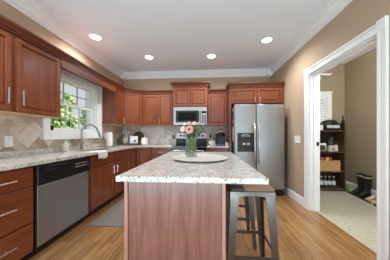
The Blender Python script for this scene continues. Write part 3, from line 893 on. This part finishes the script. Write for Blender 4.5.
o = m.build('stem_bundle', 'stem', va); o['label'] = 'green cut stems seen through the glass'

# ------------------------------------------------------------------ bar stools
def stool(x, y, label):
    t = thing('bar_stool', label, 'stool', (x, y, 0), 0, 'metal bar stools at the island')
    H_ = .745; a, b = .152, .192
    # seat boards: dark and light planks glued side by side
    se = MB().box(-.157, .157, -.157, .157, H_, H_ + .028, .010, 2).build('seat', 'seatwood', t)
    MB().box(-.1565, -.045, -.1585, .157, H_ + .001, H_ + .0286, .009, 2).build('seat_plank', 'seatdark', se)
    # apron: four arched metal skirts
    ap = MB()
    for ax in range(4):
        R = Matrix.Rotation(ax * PI / 2, 3, 'Z')
        top, N_ = H_, 12
        o1 = .156
        prev = None
        for k in range(N_ + 1):
            u = -o1 + 2 * o1 * k / N_
            zb = H_ - .048 + .022 * math.sin(PI * k / N_) ** .6
            cur = [R @ Vector(p) for p in ((u, -o1, top), (u, -o1 - .006, zb), (u, -o1 + .002, zb), (u, -o1 + .006, top))]
            if prev:
                vs = [ap.bm.verts.new(p) for p in prev + cur]
                for q in ((0, 1, 5, 4), (1, 2, 6, 5), (2, 3, 7, 6), (3, 0, 4, 7)): ap.bm.faces.new([vs[i] for i in q])
            prev = cur
    ap.build('apron', 'gunmetal', t)
    for sx, sy in ((-1, -1), (1, -1), (1, 1), (-1, 1)):
        m = MB(); R_ = []
        for f_ in (0, .12, .5, .9, 1):
            z = H_ * (1 - f_)
            c0 = a + (b - a) * f_
            w = .062 * (1 - f_) + .034 * f_; th = .008
            L_ = [(0, 0), (-w, 0), (-w, -th), (-th, -th), (-th, -w), (0, -w)]
            pts = [Vector((sx * (c0 + p[0]), sy * (c0 + p[1]), z)) for p in L_]
            R_.append(pts)
        m.rings(R_)
        lg = m.build('leg', 'gunmetal', t)
        MB().box(sx * b - sx * .028 - .008, sx * b - sx * .028 + .022 , sy * b - sy * .018 - .012, sy * b - sy * .018 + .012, 0, .018, .003).build('foot_cap', 'black', lg)
    z = .285; c0 = a + (b - a) * (1 - z / H_) - .006
    for ax in range(4):
        R = Matrix.Rotation(ax * PI / 2, 3, 'Z'); m = MB()
        V = [R @ Vector(p) for p in ((-c0, -c0 - .004, z - .014), (c0, -c0 - .004, z - .014), (c0, -c0 + .004, z - .014), (-c0, -c0 + .004, z - .014))]
        V2 = [v_ + Vector((0, 0, .028)) for v_ in V]
        m.rings([V, V2]); m.build('rung', 'gunmetal', t)
    m = MB()
    for s_ in (-1, 1):
        P = []
        for k in range(11):
            u = -1 + 2 * k / 10
            P.append((u * .158, s_ * u * .158, H_ - .10 + .06 * (1 - u * u)))
        m.tube(P, .006, 6)
    m.build('cross_brace', 'gunmetal', t, True)
    return t
s1 = stool(.322, 1.42, 'gunmetal bar stool with wooden seat nearest the camera')
copy_tree(s1, (.318, 2.0, 0), math.radians(-3), 'gunmetal bar stool behind the nearer one at the island')

# ------------------------------------------------------------------ counter items
def plate(name, label, c, nrm, w, h, mat, gangs=1, kind='outlet'):
    rz = {'x': RZ, '-x': -RZ, '-y': 0}[nrm]
    t = thing(name, label, 'outlet' if kind == 'outlet' else 'switch', c, rz)
    MB().box(-w / 2, w / 2, -.006, 0, -h / 2, h / 2, .002).build('cover_plate', mat, t)
    for g in range(gangs):
        x = (g - (gangs - 1) / 2) * w / gangs
        if kind == 'outlet':
            for s_ in (-1, 1): MB().box(x - .014, x + .014, -.009, -.005, s_ * .022 - .012, s_ * .022 + .012, .002).build('socket', mat, t)
        else:
            MB().box(x - .016, x + .016, -.010, -.005, -.03, .03, .002).build('rocker', mat, t)
plate('wall_outlet', 'white outlet plate low on the tile left of the window', (XL + .0105, 1.775, 1.078), 'x', .085, .12, 'white', 1)
plate('wall_outlet', 'white outlet plate on the tile between faucet and paper towel', (XL + .0105, 3.60, 1.13), 'x', .075, .115, 'white', 1)
plate('wall_switch', 'white switch plate on the tile near the corner utensils', (XL + .0105, 4.12, 1.13), 'x', .075, .115, 'white', 1, 'switch')
plate('wall_outlet', 'white outlet plate on the tile left of the range', (-.96, YB - .0105, 1.10), '-y', .115, .115, 'white', 2)
plate('wall_outlet', 'small brown outlet plate close to the range, left side', (-.84, YB - .0105, 1.10), '-y', .05, .09, 'darktan', 1)
plate('wall_outlet', 'small brown outlet plate on the tile above the white bowl', (.085, YB - .0105, 1.12), '-y', .055, .10, 'darktan', 1)
plate('light_switch', 'wide white light switch plate between refrigerator and doorway', (XR - .0005, 3.13, 1.075), '-x', .20, .125, 'white', 3, 'switch')

t = thing('soap_dispenser', 'white pump soap bottle beside the sink under the window', 'soap dispenser', (-2.075, 2.44, .91))
MB().lathe([(.038, 0), (.041, .006), (.041, .10), (.034, .118), (.016, .124), (.014, .135)], n=20).build('bottle', 'ceramic', t, True)
m = MB().lathe([(.016, .135), (.016, .15), (.006, .152), (.006, .172), (.014, .174), (.014, .186)], n=12); m.tube([(0, 0, .18), (.045, .0, .178), (.05, 0, .17)], .006, 8)
m.build('pump', 'white', t, True)

t = thing('paper_towel_holder', 'upright holder with a white paper towel roll on the counter', 'paper towel', (-1.97, 3.42, .91))
MB().lathe([(.085, 0), (.085, .01), (.02, .014)], n=24).build('base', 'chrome', t, True)
MB().tube([(0, 0, .012), (0, 0, .325), (0, 0, .335)], [.008, .008, .011], 8).build('rod', 'chrome', t, True)
MB().lathe([(.02, .014), (.055, .014), (.056, .02), (.056, .29), (.055, .295), (.02, .295)], n=28).build('paper_roll', 'paper', t, True)

# folded towel draped over the counter edge
m = MB(); P = []
prof = [(-1.70, .915), (-1.62, .914), (-1.545, .914), (-1.525, .908), (-1.520, .89), (-1.518, .855), (-1.516, .825), (-1.515, .812)]
top = []; 
for k in range(9):
    y = 2.35 + .23 * k / 8
    R_ = []
    for i, (x, z) in enumerate(prof):
        wv = .004 * math.sin(k * 1.9 + i * .4) * (i / 7)
        R_.append(Vector((x + wv + .004, y + .01 * (i / 7) * (1 if k > 4 else -1) * .3, z + (.0 if i < 7 else .008 * math.sin(k)))))
    P.append(R_ + [v_ - Vector((.004 if i >= 3 else 0, 0, .004 if i < 4 else 0)) for i, v_ in reversed(list(enumerate(R_)))])
m.rings(P)
o = m.build('dish_towel', 'cloth', None, True); tag(o, 'cream dish towel hanging over the counter edge by the sink', 'towel')

# corner group
t = MB().box(-2.10, -1.60, 3.96, 4.20, .91, .95, .005).build('serving_tray', 'ltwood'); tag(t, 'shallow grey wooden tray in the counter corner', 'tray')
t.data.materials[0] = plain('weathered_wood', srgb(112, 96, 82), 0.7, noise=.12)
cr = thing('utensil_crock', 'cream crock full of kitchen utensils on the corner tray', 'crock', (-1.945, 4.07, .95))
MB().lathe([(.05, 0), (.058, .01), (.06, .12), (.063, .135), (.056, .135), (.052, .12), (.05, .015), (0, .012)], n=24).build('pot', 'cream', cr, True)
ut = [(-.11, -.04, .21, 'ltwood'), (-.05, .03, .27, 'cream'), (.01, -.02, .29, 'silverp'), (.05, .03, .26, 'white'), (-.08, .02, .25, 'silverp'), (.03, -.03, .24, 'cream')]
nm = ['pale wooden spoon leaning far left in the crock', 'cream spatula rising from the crock middle', 'tallest silver ladle in the crock', 'white spoon on the right of the crock', 'silver spoon leaning left in the crock', 'short cream spoon leaning to the front right of the crock']
for (x, y, z, mt), lb in zip(ut, nm):
    o = MB().tube([(x * .15, y * .3, .02), (x * .8, y * .8, z * .8)], .006, 6)
    o.ball((x, y, z), .026, 2, .8, .5, 1.3)
    o = o.build('cooking_spoon', mt, None, True, (-1.945, 4.07, .95)); tag(o, lb, 'utensil', 'utensils in the crock')
pf = thing('picture_frame', 'small white framed picture leaning on the corner tray', 'picture', (-1.735, 4.05, .951), math.radians(14))
MB().box(-.09, .09, 0, .018, 0, .17, .003).build('frame', 'white', pf)
MB().box(-.075, .075, -.002, 0, .015, .155).build('print', 'label', pf)
m = MB().prism([(-.005, .03), (.055, .03), (.05, .07), (.07, .085), (.03, .09), (.0, .06)], lambda u, v_, t_: Vector((u, t_, v_)), -.0035, -.002)
m.build('print_motif', 'bluegrey', pf)
m = MB(); pts = [(.16 * math.cos(PI * k / 14), .20 * math.sin(PI * k / 14) + .13) for k in range(15)]
pts = [(.16, 0)] + pts + [(-.16, 0)]
m.prism(pts, lambda u, v_, t_: Vector((-1.735 + u, 4.255 + t_ + v_ * .3, .9115 + v_ )), 0, .02)
o = m.build('arched_board', 'dkwood'); tag(o, 'dark wooden arched board leaning behind the picture', 'board')
j = thing('ginger_jar', 'round white lidded jar right of the corner tray', 'jar', (-1.475, 4.05, .91))
MB().lathe([(.055, 0), (.066, .008), (.080, .05), (.084, .09), (.078, .125), (.066, .145), (.066, .152)], n=28).build('jar_body', 'ceramic', j, True)
MB().lathe([(.066, .152), (.078, .156), (.080, .166), (.05, .178), (.016, .182), (.016, .195), (.0, .198)], n=28).build('lid', 'ceramic', j, True)
cn = MB().lathe([(.014, 0), (.014, .16), (.03, .17), (.03, .2), (.0, .2)], (-1.535, 4.27, .91), 14).build('candle_stand', 'brownl', None, True); tag(cn, 'small brown candle stand behind the white jar', 'candle stand')

# right of the range
b = MB().lathe([(.04, 0), (.05, .006), (.08, .06), (.086, .105), (.082, .105), (.076, .06), (.046, .012), (0, .010)], (.11, 3.97, .91), 26).build('bowl', 'ceramic', None, True); tag(b, 'white ceramic bowl between range and coffee maker', 'bowl')
k = thing('coffee_maker', 'black pod coffee maker on the short counter by the refrigerator', 'coffee maker', (.305, 3.99, .91))
MB().box(-.115, .115, -.12, .14, 0, .03, .008, 2).build('drip_base', 'black', k)
MB().box(-.105, .105, .02, .14, .03, .22, .012, 2).build('column', 'black', k)
MB().lathe([(.105, .21), (.112, .225), (.112, .30), (.095, .325), (.05, .335), (0, .336)], (0, .01, 0), 28, 1.0, 1.15).build('brew_head', 'black', k, True)
m = MB()
pts = [(.085 * math.cos(PI * q / 10), -.115 - .0, .285 + .03 * math.sin(PI * q / 10)) for q in range(11)]
m.tube(pts, .007, 8); m.build('head_handle', 'silverp', k, True)
MB().box(-.155, -.108, -.05, .13, .0, .27, .012, 2).build('water_tank', clear_glass('smoky_tank', (.55, .6, .68, 1), .15), k)
MB().box(.112, .122, -.02, .06, .09, .24, .003).build('side_trim', 'silverp', k)
MB().box(-.07, .07, -.10, .01, .03, .036, .002).build('drip_tray', 'silverp', k)
cn = MB().lathe([(.032, 0), (.036, .004), (.036, .075), (.032, .08), (0, .08)], (.432, 3.84, .91), 18).build('canister', 'cream', None, True); tag(cn, 'small cream canister at the end of the short counter', 'canister')
cn = MB().lathe([(.02, 0), (.022, .004), (.022, .045), (.0, .047)], (.18, 3.86, .91), 14).build('pod_cup', 'silverp', None, True); tag(cn, 'tiny grey cup in front of the coffee maker', 'cup')

# rug
rg = MB().box(-1.50, -.62, 2.11, 3.35, .0005, .012, .004).build('runner_rug', 'rug'); tag(rg, 'grey brown runner mat on the floor by the sink cabinet', 'rug')

# ------------------------------------------------------------------ recessed lights
def can(x, y, label):
    t = thing('recessed_light', label, 'ceiling light', (x, y, ZC), 0, 'recessed ceiling lights')
    MB().lathe([(.072, -.001), (.095, -.001), (.093, -.008), (.078, -.012), (.072, -.004)], n=28, close=True).build('trim_ring', 'trim', t, True)
    MB().lathe([(.0, -.0025), (.073, -.0025), (.073, -.0008), (0, -.0008)], n=24).build('lens', 'lens', t)
    return t
def add_ceiling_spot(x, y):
    l = bpy.data.lights.new('ceiling_spot', 'SPOT'); l.energy = CAN_W; l.spot_size = math.radians(157); l.spot_blend = .8
    l.shadow_soft_size = .07; l.color = (.99, .985, .97)
    o = bpy.data.objects.new('ceiling_spot', l); COL.objects.link(o); o.location = (x, y, ZC - .045)
cans = [(-1.80, 2.72, 'round recessed light nearest the left wall'), (-1.18, 3.50, 'round recessed light farthest back on left half of ceiling'),
        (.09, 3.54, 'round recessed light above the refrigerator side of the island'), (1.0, 3.0, 'round recessed light nearest the right wall')]
for x, y, lb in cans:
    can(x, y, lb); add_ceiling_spot(x, y)
for x, y in ((-1.5, .9), (1.1, -.5)):  # added lamps out of view, no fixtures, to brighten left cabinets and room
    add_ceiling_spot(x, y)

# ------------------------------------------------------------------ mudroom
fl = thing('added_ceiling_light', 'added round flush ceiling lamp of the mudroom, out of view', 'ceiling light', (2.35, 2.0, ZC))  # added unseen fixture, gives the mudroom fill light a source
MB().lathe([(.15, -.001), (.16, -.03), (.155, -.035), (0, -.035)], n=28).build('lamp_base', 'trim', fl, True)
MB().lathe([(.14, -.036), (.12, -.07), (.06, -.09), (0, -.094)], n=28).build('lamp_shade', 'white', fl, True)
l = bpy.data.lights.new('mudroom_fill_light', 'POINT'); l.energy = 40; l.shadow_soft_size = .1; l.color = (.98, 1, .97)  # added point light to brighten the mudroom
o = bpy.data.objects.new('mudroom_fill_light', l); COL.objects.link(o); o.location = (2.35, 2.0, ZC - .25)
mw_ = MB()
for x0, x1, z0, z1 in ((MWX0 - .1, MWX0, MWZ0 - .1, MWZ1 + .1), (MWX1, MWX1 + .1, MWZ0 - .1, MWZ1 + .1), (MWX0, MWX1, MWZ1, MWZ1 + .1), (MWX0, MWX1, MWZ0 - .1, MWZ0)):
    mw_.box(x0, x1, MY - .02, MY, z0, z1, .003)
mw_.box(MWX0 - .115, MWX1 + .115, MY - .03, MY, MWZ1 + .085, MWZ1 + .11)
mw_.box(MWX0, MWX0 + .03, MY + .03, MY + .07, MWZ0, MWZ1); mw_.box(MWX1 - .03, MWX1, MY + .03, MY + .07, MWZ0, MWZ1)
mw_.box(MWX0 + .03, MWX1 - .03, MY + .03, MY + .07, MWZ0, MWZ0 + .03); mw_.box(MWX0 + .03, MWX1 - .03, MY + .03, MY + .07, MWZ1 - .03, MWZ1)
w2 = struct('window_2', mw_, 'trim', 'white framed mudroom window with blinds')
MB().box(MWX1 - .006, MWX1, MY - .001, MY + .03, MWZ0, MWZ1).build('reveal', 'trim', w2)
MB().box(MWX0 + .03, MWX1 - .03, MY + .048, MY + .052, MWZ0 + .03, MWZ1 - .03).build('pane', 'pane', w2)
bl = thing('window_blind', 'white slatted blind hanging in the mudroom window', 'blind', (2.375, MY + .015, MWZ1))
MB().box(-.315, .315, -.018, .012, -.045, -.002, .003).build('headrail', 'blind', bl)
m = MB()
for k in range(24):
    z = -.07 - k * .036
    m.rings([[Vector((-.312, -.016, z - .010)), Vector((-.312, .010, z + .010)), Vector((-.312, .010, z + .012)), Vector((-.312, -.016, z - .008))],
             [Vector((.312, -.016, z - .010)), Vector((.312, .010, z + .010)), Vector((.312, .010, z + .012)), Vector((.312, -.016, z - .008))]])
m.build('slats', 'blind', bl)

sh = MB().box(XR2 + .02, 2.545, 3.76, MY - .001, 2.385, 2.41, .002)
o = sh.build('wall_shelf', 'trim'); tag(o, 'white shelf mounted high on the mudroom far wall', 'shelf')

BX0, BX1, BY0, BY1 = 2.20, 2.80, 3.74, MY - .035
bc = thing('bookcase', 'dark brown open bookcase in the mudroom', 'bookcase', ((BX0 + BX1) / 2, (BY0 + BY1) / 2, .002))
hw, hd = (BX1 - BX0) / 2, (BY1 - BY0) / 2
MB().box(-hw, -hw + .022, -hd, hd, 0, 1.22).build('side_panel', 'dkwood', bc)
MB().box(hw - .022, hw, -hd, hd, 0, 1.22).build('side_panel', 'dkwood', bc)
MB().box(-hw - .008, hw + .008, -hd - .008, hd, 1.22, 1.245, .003).build('top', 'dkwood', bc)
MB().box(-hw + .022, hw - .022, hd - .008, hd, .0, 1.22).build('back_panel', 'dkwood', bc)
for z in (.03, .385, .785): MB().box(-hw + .022, hw - .022, -hd + .004, hd - .008, z, z + .022).build('shelf', 'dkwood', bc)
MB().box(-hw + .022, hw - .022, -hd + .02, -hd + .035, 0, .03).build('plinth', 'dkwood', bc)
Z1, Z2, Z3, Z4 = .809, .409, .054, 1.247
# on top
k = thing('roaster_oven', 'black and silver countertop roaster on top of the bookcase', 'roaster', (2.58, 3.89, Z4))
MB().box(-.16, .16, -.125, .125, 0, .15, .035, 3).build('body', 'black', k, True)
MB().box(-.125, .125, -.1262, -.124, .045, .105, .001).build('front_band', 'silverp', k)
MB().lathe([(.158, .15), (.15, .175), (.115, .205), (.04, .222), (0, .223)], (0, 0, 0), 24, 1, .78).build('lid', 'black', k, True)
MB().tube([(-.05, 0, .215), (-.045, 0, .242), (.045, 0, .242), (.05, 0, .215)], .009, 8).build('lid_handle', 'silverp', k, True)
o = MB(); o.box(2.22, 2.405, 3.80, 4.0, Z4, Z4 + .11, .004); o = o.build('storage_box', 'label'); tag(o, 'white box at left end of the bookcase top', 'box')
o = MB(); o.box(2.215, 2.41, 3.79, 4.01, Z4 + .111, Z4 + .16, .02, 2); o = o.build('tote_bag', 'darkgrey'); tag(o, 'dark folded bag lying on the white box', 'bag')
t = thing('bottle', 'tall dark bottle at right end of the bookcase top', 'bottle', (2.772, 3.778, Z4))
MB().lathe([(.03, 0), (.033, .006), (.033, .17), (.014, .215), (.012, .27)], n=16).build('bottle_body', 'blackgl', t, True)
MB().lathe([(.014, .27), (.014, .30), (0, .30)], n=12).build('cap', 'black', t, True)
# shelf 1
k = thing('toaster', 'white two-slot toaster on the bookcase upper shelf', 'toaster', (2.36, 3.87, Z1))
MB().box(-.105, .105, -.09, .09, .01, .17, .025, 3).build('body', 'cream', k, True)
MB().box(-.07, .07, -.0935, -.089, .03, .13, .001).build('front_plate', 'darkgrey', k)
m = MB(); m.box(-.075, .075, -.045, -.02, .168, .1715); m.box(-.075, .075, .02, .045, .168, .1715); m.build('slots', 'black', k)
MB().box(.105, .12, -.015, .015, .10, .125, .003).build('lever', 'black', k)
MB().box(-.095, .095, -.08, .08, 0, .011).build('foot_base', 'black', k)
k = thing('blender', 'silver blender with clear jug on the bookcase upper shelf', 'blender', (2.60, 3.87, Z1))
MB().lathe([(.075, 0), (.078, .01), (.07, .05), (.055, .11), (.05, .12)], n=20).build('base', 'silverp', k, True)
MB().lathe([(.045, .12), (.05, .13), (.068, .27), (.064, .27), (.046, .135), (0, .13)], n=20).build('jug', 'bottle', k, True)
MB().lathe([(.07, .27), (.07, .285), (.03, .29), (.028, .305), (0, .306)], n=18).build('lid', 'black', k, True)
MB().tube([(.055, 0, .25), (.11, 0, .24), (.105, 0, .17), (.052, 0, .15)], .008, 8).build('jug_handle', 'black', k, True)
MB().tube([(0, -.068, .05), (0, -.078, .05)], .014, 12).build('dial', 'black', k)
k = thing('coffee_grinder', 'small slanted cream appliance right of the blender', 'grinder', (2.715, 3.90, Z1))
MB().lathe([(.045, 0), (.047, .01), (.042, .09), (.036, .13), (.02, .145), (0, .146)], n=18).build('body', 'cream', k, True)
MB().lathe([(.037, .13), (.037, .17), (.03, .19), (0, .192)], n=16).build('lid', 'darkgrey', k, True)
# shelf 2
k = thing('wicker_basket', 'tan wicker basket on the bookcase middle shelf', 'basket', (2.50, 3.89, Z2))
m = MB()
m.box(-.2, .2, -.12, .12, 0, .012)
for a_, b_, c_, d_ in ((-.2, .2, -.13, -.118), (-.2, .2, .118, .13), (-.212, -.2, -.13, .13), (.2, .212, -.13, .13)): m.box(a_, b_, c_, d_, 0, .20)
m.build('basket_body', 'wickr', k)
m = MB()
R_ = [(-.206, -.124), (.206, -.124), (.206, .124), (-.206, .124)]
m.tube([(x, y, .205) for x, y in R_ + R_[:1]], .011, 8); m.build('rim', 'wickr', k, True)
pk = [(-.09, -.05, 'red', 'red snack packet on the left of the wicker basket'), (.01, -.04, 'peach', 'peach snack packet in the middle of the wicker basket'), (.06, -.05, 'red', 'red snack packet on the right of the wicker basket'), (-.14, .0, 'palepink', 'pale packet at the far left of the wicker basket')]
for x, y, mt, lb in pk:
    o = MB().box(-.035, .035, -.03, .03, .0, .235, .018, 2); o = o.build('snack_packet', mt, None, True, (2.50 + x, 3.89 + y, Z2 + .013)); tag(o, lb, 'packet', 'packets in the basket')
    o.rotation_euler = (.0, .0, x * 9)
    o.scale = (1, 1, 1.12)
# bottom shelf bottles
wb = None
bn = ['leftmost', 'second from left', 'third from left', 'fourth from left', 'rightmost']
for i in range(5):
    lb = 'clear water bottle, %s of the row on the lowest bookcase shelf' % bn[i]
    loc = (2.315 + i * .082, 3.85, Z3)
    if wb is None:
        wb = thing('water_bottle', lb, 'water bottle', loc, 0, 'water bottles on the lowest shelf')
        MB().lathe([(.030, 0), (.034, .008), (.034, .15), (.028, .18), (.013, .205), (.013, .215)], n=16).build('bottle_body', 'bottle', wb, True)
        MB().lathe([(.0348, .06), (.0348, .13)], n=16).build('paper_band', 'label', wb, True)
        MB().lathe([(.015, .213), (.015, .235), (0, .236)], n=12).build('cap', 'white', wb, True)
    else: copy_tree(wb, loc, 0, lb)
o = MB().box(2.225, 2.265, 3.76, 3.9, Z3, Z3 + .15, .003).build('cardboard_box', 'wickr'); tag(o, 'narrow tan carton left of the water bottles', 'box')
t = thing('spray_bottle', 'green bottle on the floor beside the bookcase', 'bottle', (2.865, 3.80, .002))
MB().lathe([(.036, 0), (.04, .006), (.04, .10), (.02, .14), (.016, .15)], n=16).build('bottle_body', 'green', t, True)
MB().lathe([(.018, .15), (.018, .18), (0, .181)], n=12).build('cap', 'white', t, True)

# boot tray, boots and shoes
TW, TL = .262, 1.02
bt = MB()
bt.box(0, TW, -TL, 0, 0, .006)
for a_, b_, c_, d_ in ((0, .02, -TL, 0), (TW - .02, TW, -TL, 0), (.02, TW - .02, -TL, -TL + .02), (.02, TW - .02, -.02, 0)):
    bt.box(a_, b_, c_, d_, .006, .024)
o = bt.build('boot_tray', 'rubber', None, False, (2.795, 3.70, .002)); o.rotation_euler = (0, 0, math.radians(-7.5))
tag(o, 'long black rubber boot tray along the mudroom wall', 'tray')
def boot(loc, rz, label):
    t = thing('rain_boot', label, 'boot', loc, rz, 'pair of rain boots')
    # toe points to local -x
    m = MB()
    def ell(cx, cz, rx, ry, tilt=0, n=18):
        return [Vector((cx + rx * math.cos(2 * PI * k / n) * math.cos(tilt), ry * math.sin(2 * PI * k / n), cz + rx * math.cos(2 * PI * k / n) * math.sin(tilt))) for k in range(n)]
    R_ = [ell(.0, .37, .060, .056), ell(.0, .39, .066, .062), ell(.002, .375, .070, .066), ell(.004, .30, .068, .064), ell(.004, .20, .060, .055), ell(.0, .13, .055, .046),
          ell(-.02, .095, .072, .045, -.5), ell(-.06, .065, .06, .046, -1.0), ell(-.11, .055, .045, .047, -1.35), ell(-.16, .05, .036, .044, -1.5), ell(-.195, .044, .024, .034, -1.57), ell(-.208, .04, .01, .016, -1.57)]
    m.rings(R_)
    h_ = [ell(.012, .012, .05, .038), ell(.012, .06, .055, .042), ell(.005, .12, .052, .042)]
    m.rings(h_)
    m.build('boot_upper', 'rubber', t, True)
    s_ = [(.06 * math.cos(a_) + .005, .040 * math.sin(a_)) for a_ in [-PI / 2 + PI * k / 8 for k in range(9)]]
    s_ += [(-.05, .036), (-.12, .046), (-.17, .042), (-.205, .022), (-.212, 0), (-.205, -.022), (-.17, -.042), (-.12, -.046), (-.05, -.036)]
    MB().prism(s_, lambda u, v_, z: Vector((u, v_, z)), 0, .022).build('sole', 'black', t)
    MB().rings([ell(.002, .352, .0712, .0672), ell(.002, .364, .0712, .0672)]).build('top_band', 'cream', t, True)
    return t
BZ = .0085
bo = boot((2.975, 3.60, BZ), .3, 'black rain boot farther back on the boot tray')
copy_tree(bo, (2.96, 3.445, BZ), .35, 'black rain boot nearer the doorway on the boot tray')
def shoe(loc, rz, mat, label):
    t = thing('shoe', label, 'shoe', loc, rz)
    m = MB()
    def ell(cx, rz_, ry, h_, n=14):
        return [Vector((cx, ry * math.cos(2 * PI * k / n), max(h_ * .5 + h_ * .5 * math.sin(2 * PI * k / n), .0) + .014)) for k in range(n)]
    m.rings([ell(.125, 0, .018, .05), ell(.115, 0, .03, .07), ell(.07, 0, .036, .08), ell(.02, 0, .036, .068), ell(-.04, 0, .042, .052), ell(-.09, 0, .042, .042), ell(-.125, 0, .03, .032), ell(-.138, 0, .012, .02)])
    m.build('upper', mat, t, True)
    s_ = [(.13, .012), (.115, .034), (.05, .036), (-.05, .045), (-.11, .04), (-.142, .012), (-.142, -.012), (-.11, -.04), (-.05, -.045), (.05, -.036), (.115, -.034), (.13, -.012)]
    MB().prism(s_, lambda u, v_, z: Vector((u, v_, z)), 0, .015).build('sole', 'cream', t)
    MB().lathe([(.028, .0), (.03, .003), (0, .004)], (.07, 0, .092), 14, 1.3, .8).build('insole', 'black', t)
    return t
shoe((2.875, 3.25, BZ), .25, 'tan', 'tan slip-on shoe in front of the boots')
shoe((2.84, 3.09, BZ), .2, 'tan', 'tan slip-on shoe closest to the doorway edge')
shoe((2.82, 2.93, BZ), .2, 'brownl', 'brown leather shoe partly hidden by the door casing')

# ------------------------------------------------------------------ outdoors beyond the windows
g = MB().box(-40, -2.5, -10, 40, -.62, -.5); struct('ground', g, 'lawn', 'green lawn outside the window')
struct('ground_rear', MB().box(-2.5, 20, 4.6, 30, -.62, -.5), 'lawn')
def tree(x, y, h, r, seed):
    rnd = random.Random(seed)
    t = thing('tree', 'leafy green tree outside beyond the kitchen window', 'tree', (x, y, -.5), 0, 'trees outside the window')
    MB().tube([(0, 0, 0), (.05, 0, h * .4), (0, .05, h * .8)], [.16, .12, .05], 8).build('trunk', 'bark', t, True)
    m = MB()
    for c_ in range(60):
        a = rnd.uniform(0, 2 * PI); zz = rnd.uniform(.12, .95); rr = r * math.sqrt(rnd.random()) * (1.05 - .55 * zz)
        cx, cy, cz = rr * math.cos(a), rr * math.sin(a), h * zz
        R_ = rnd.uniform(.3, .45)*(.75+.12*h*.25)
        for k in range(60):
            d_ = Vector((rnd.gauss(0, 1), rnd.gauss(0, 1), rnd.gauss(0, 1))).normalized()
            p = Vector((cx, cy, cz)) + d_ * R_ * rnd.uniform(.7, 1.05)
            u = d_.cross(Vector((rnd.random(), rnd.random(), rnd.random()))).normalized(); v_ = d_.cross(u)
            u, v_ = (u + d_ * rnd.uniform(-.5, .5)) * .16, v_ * .11
            m.quad(p - u, p - v_, p + u, p + v_)
    m.build('foliage', 'tree1', t)
for i, (y, h) in enumerate(((17.0, 4.6), (19.7, 6.6), (22.4, 8.2), (25.1, 6.4), (27.8, 8.6), (30.5, 7.6), (33.2, 8.8))):
    tree(-20 + (.5 if i % 2 else -.4), y + 2.2, h, 1.15, i)
struct('wall_exterior_brick', MB().box(-3.30, -2.38, 4.55, 4.75, -.5, 3.2), 'brick', 'red brick wing outside the window')
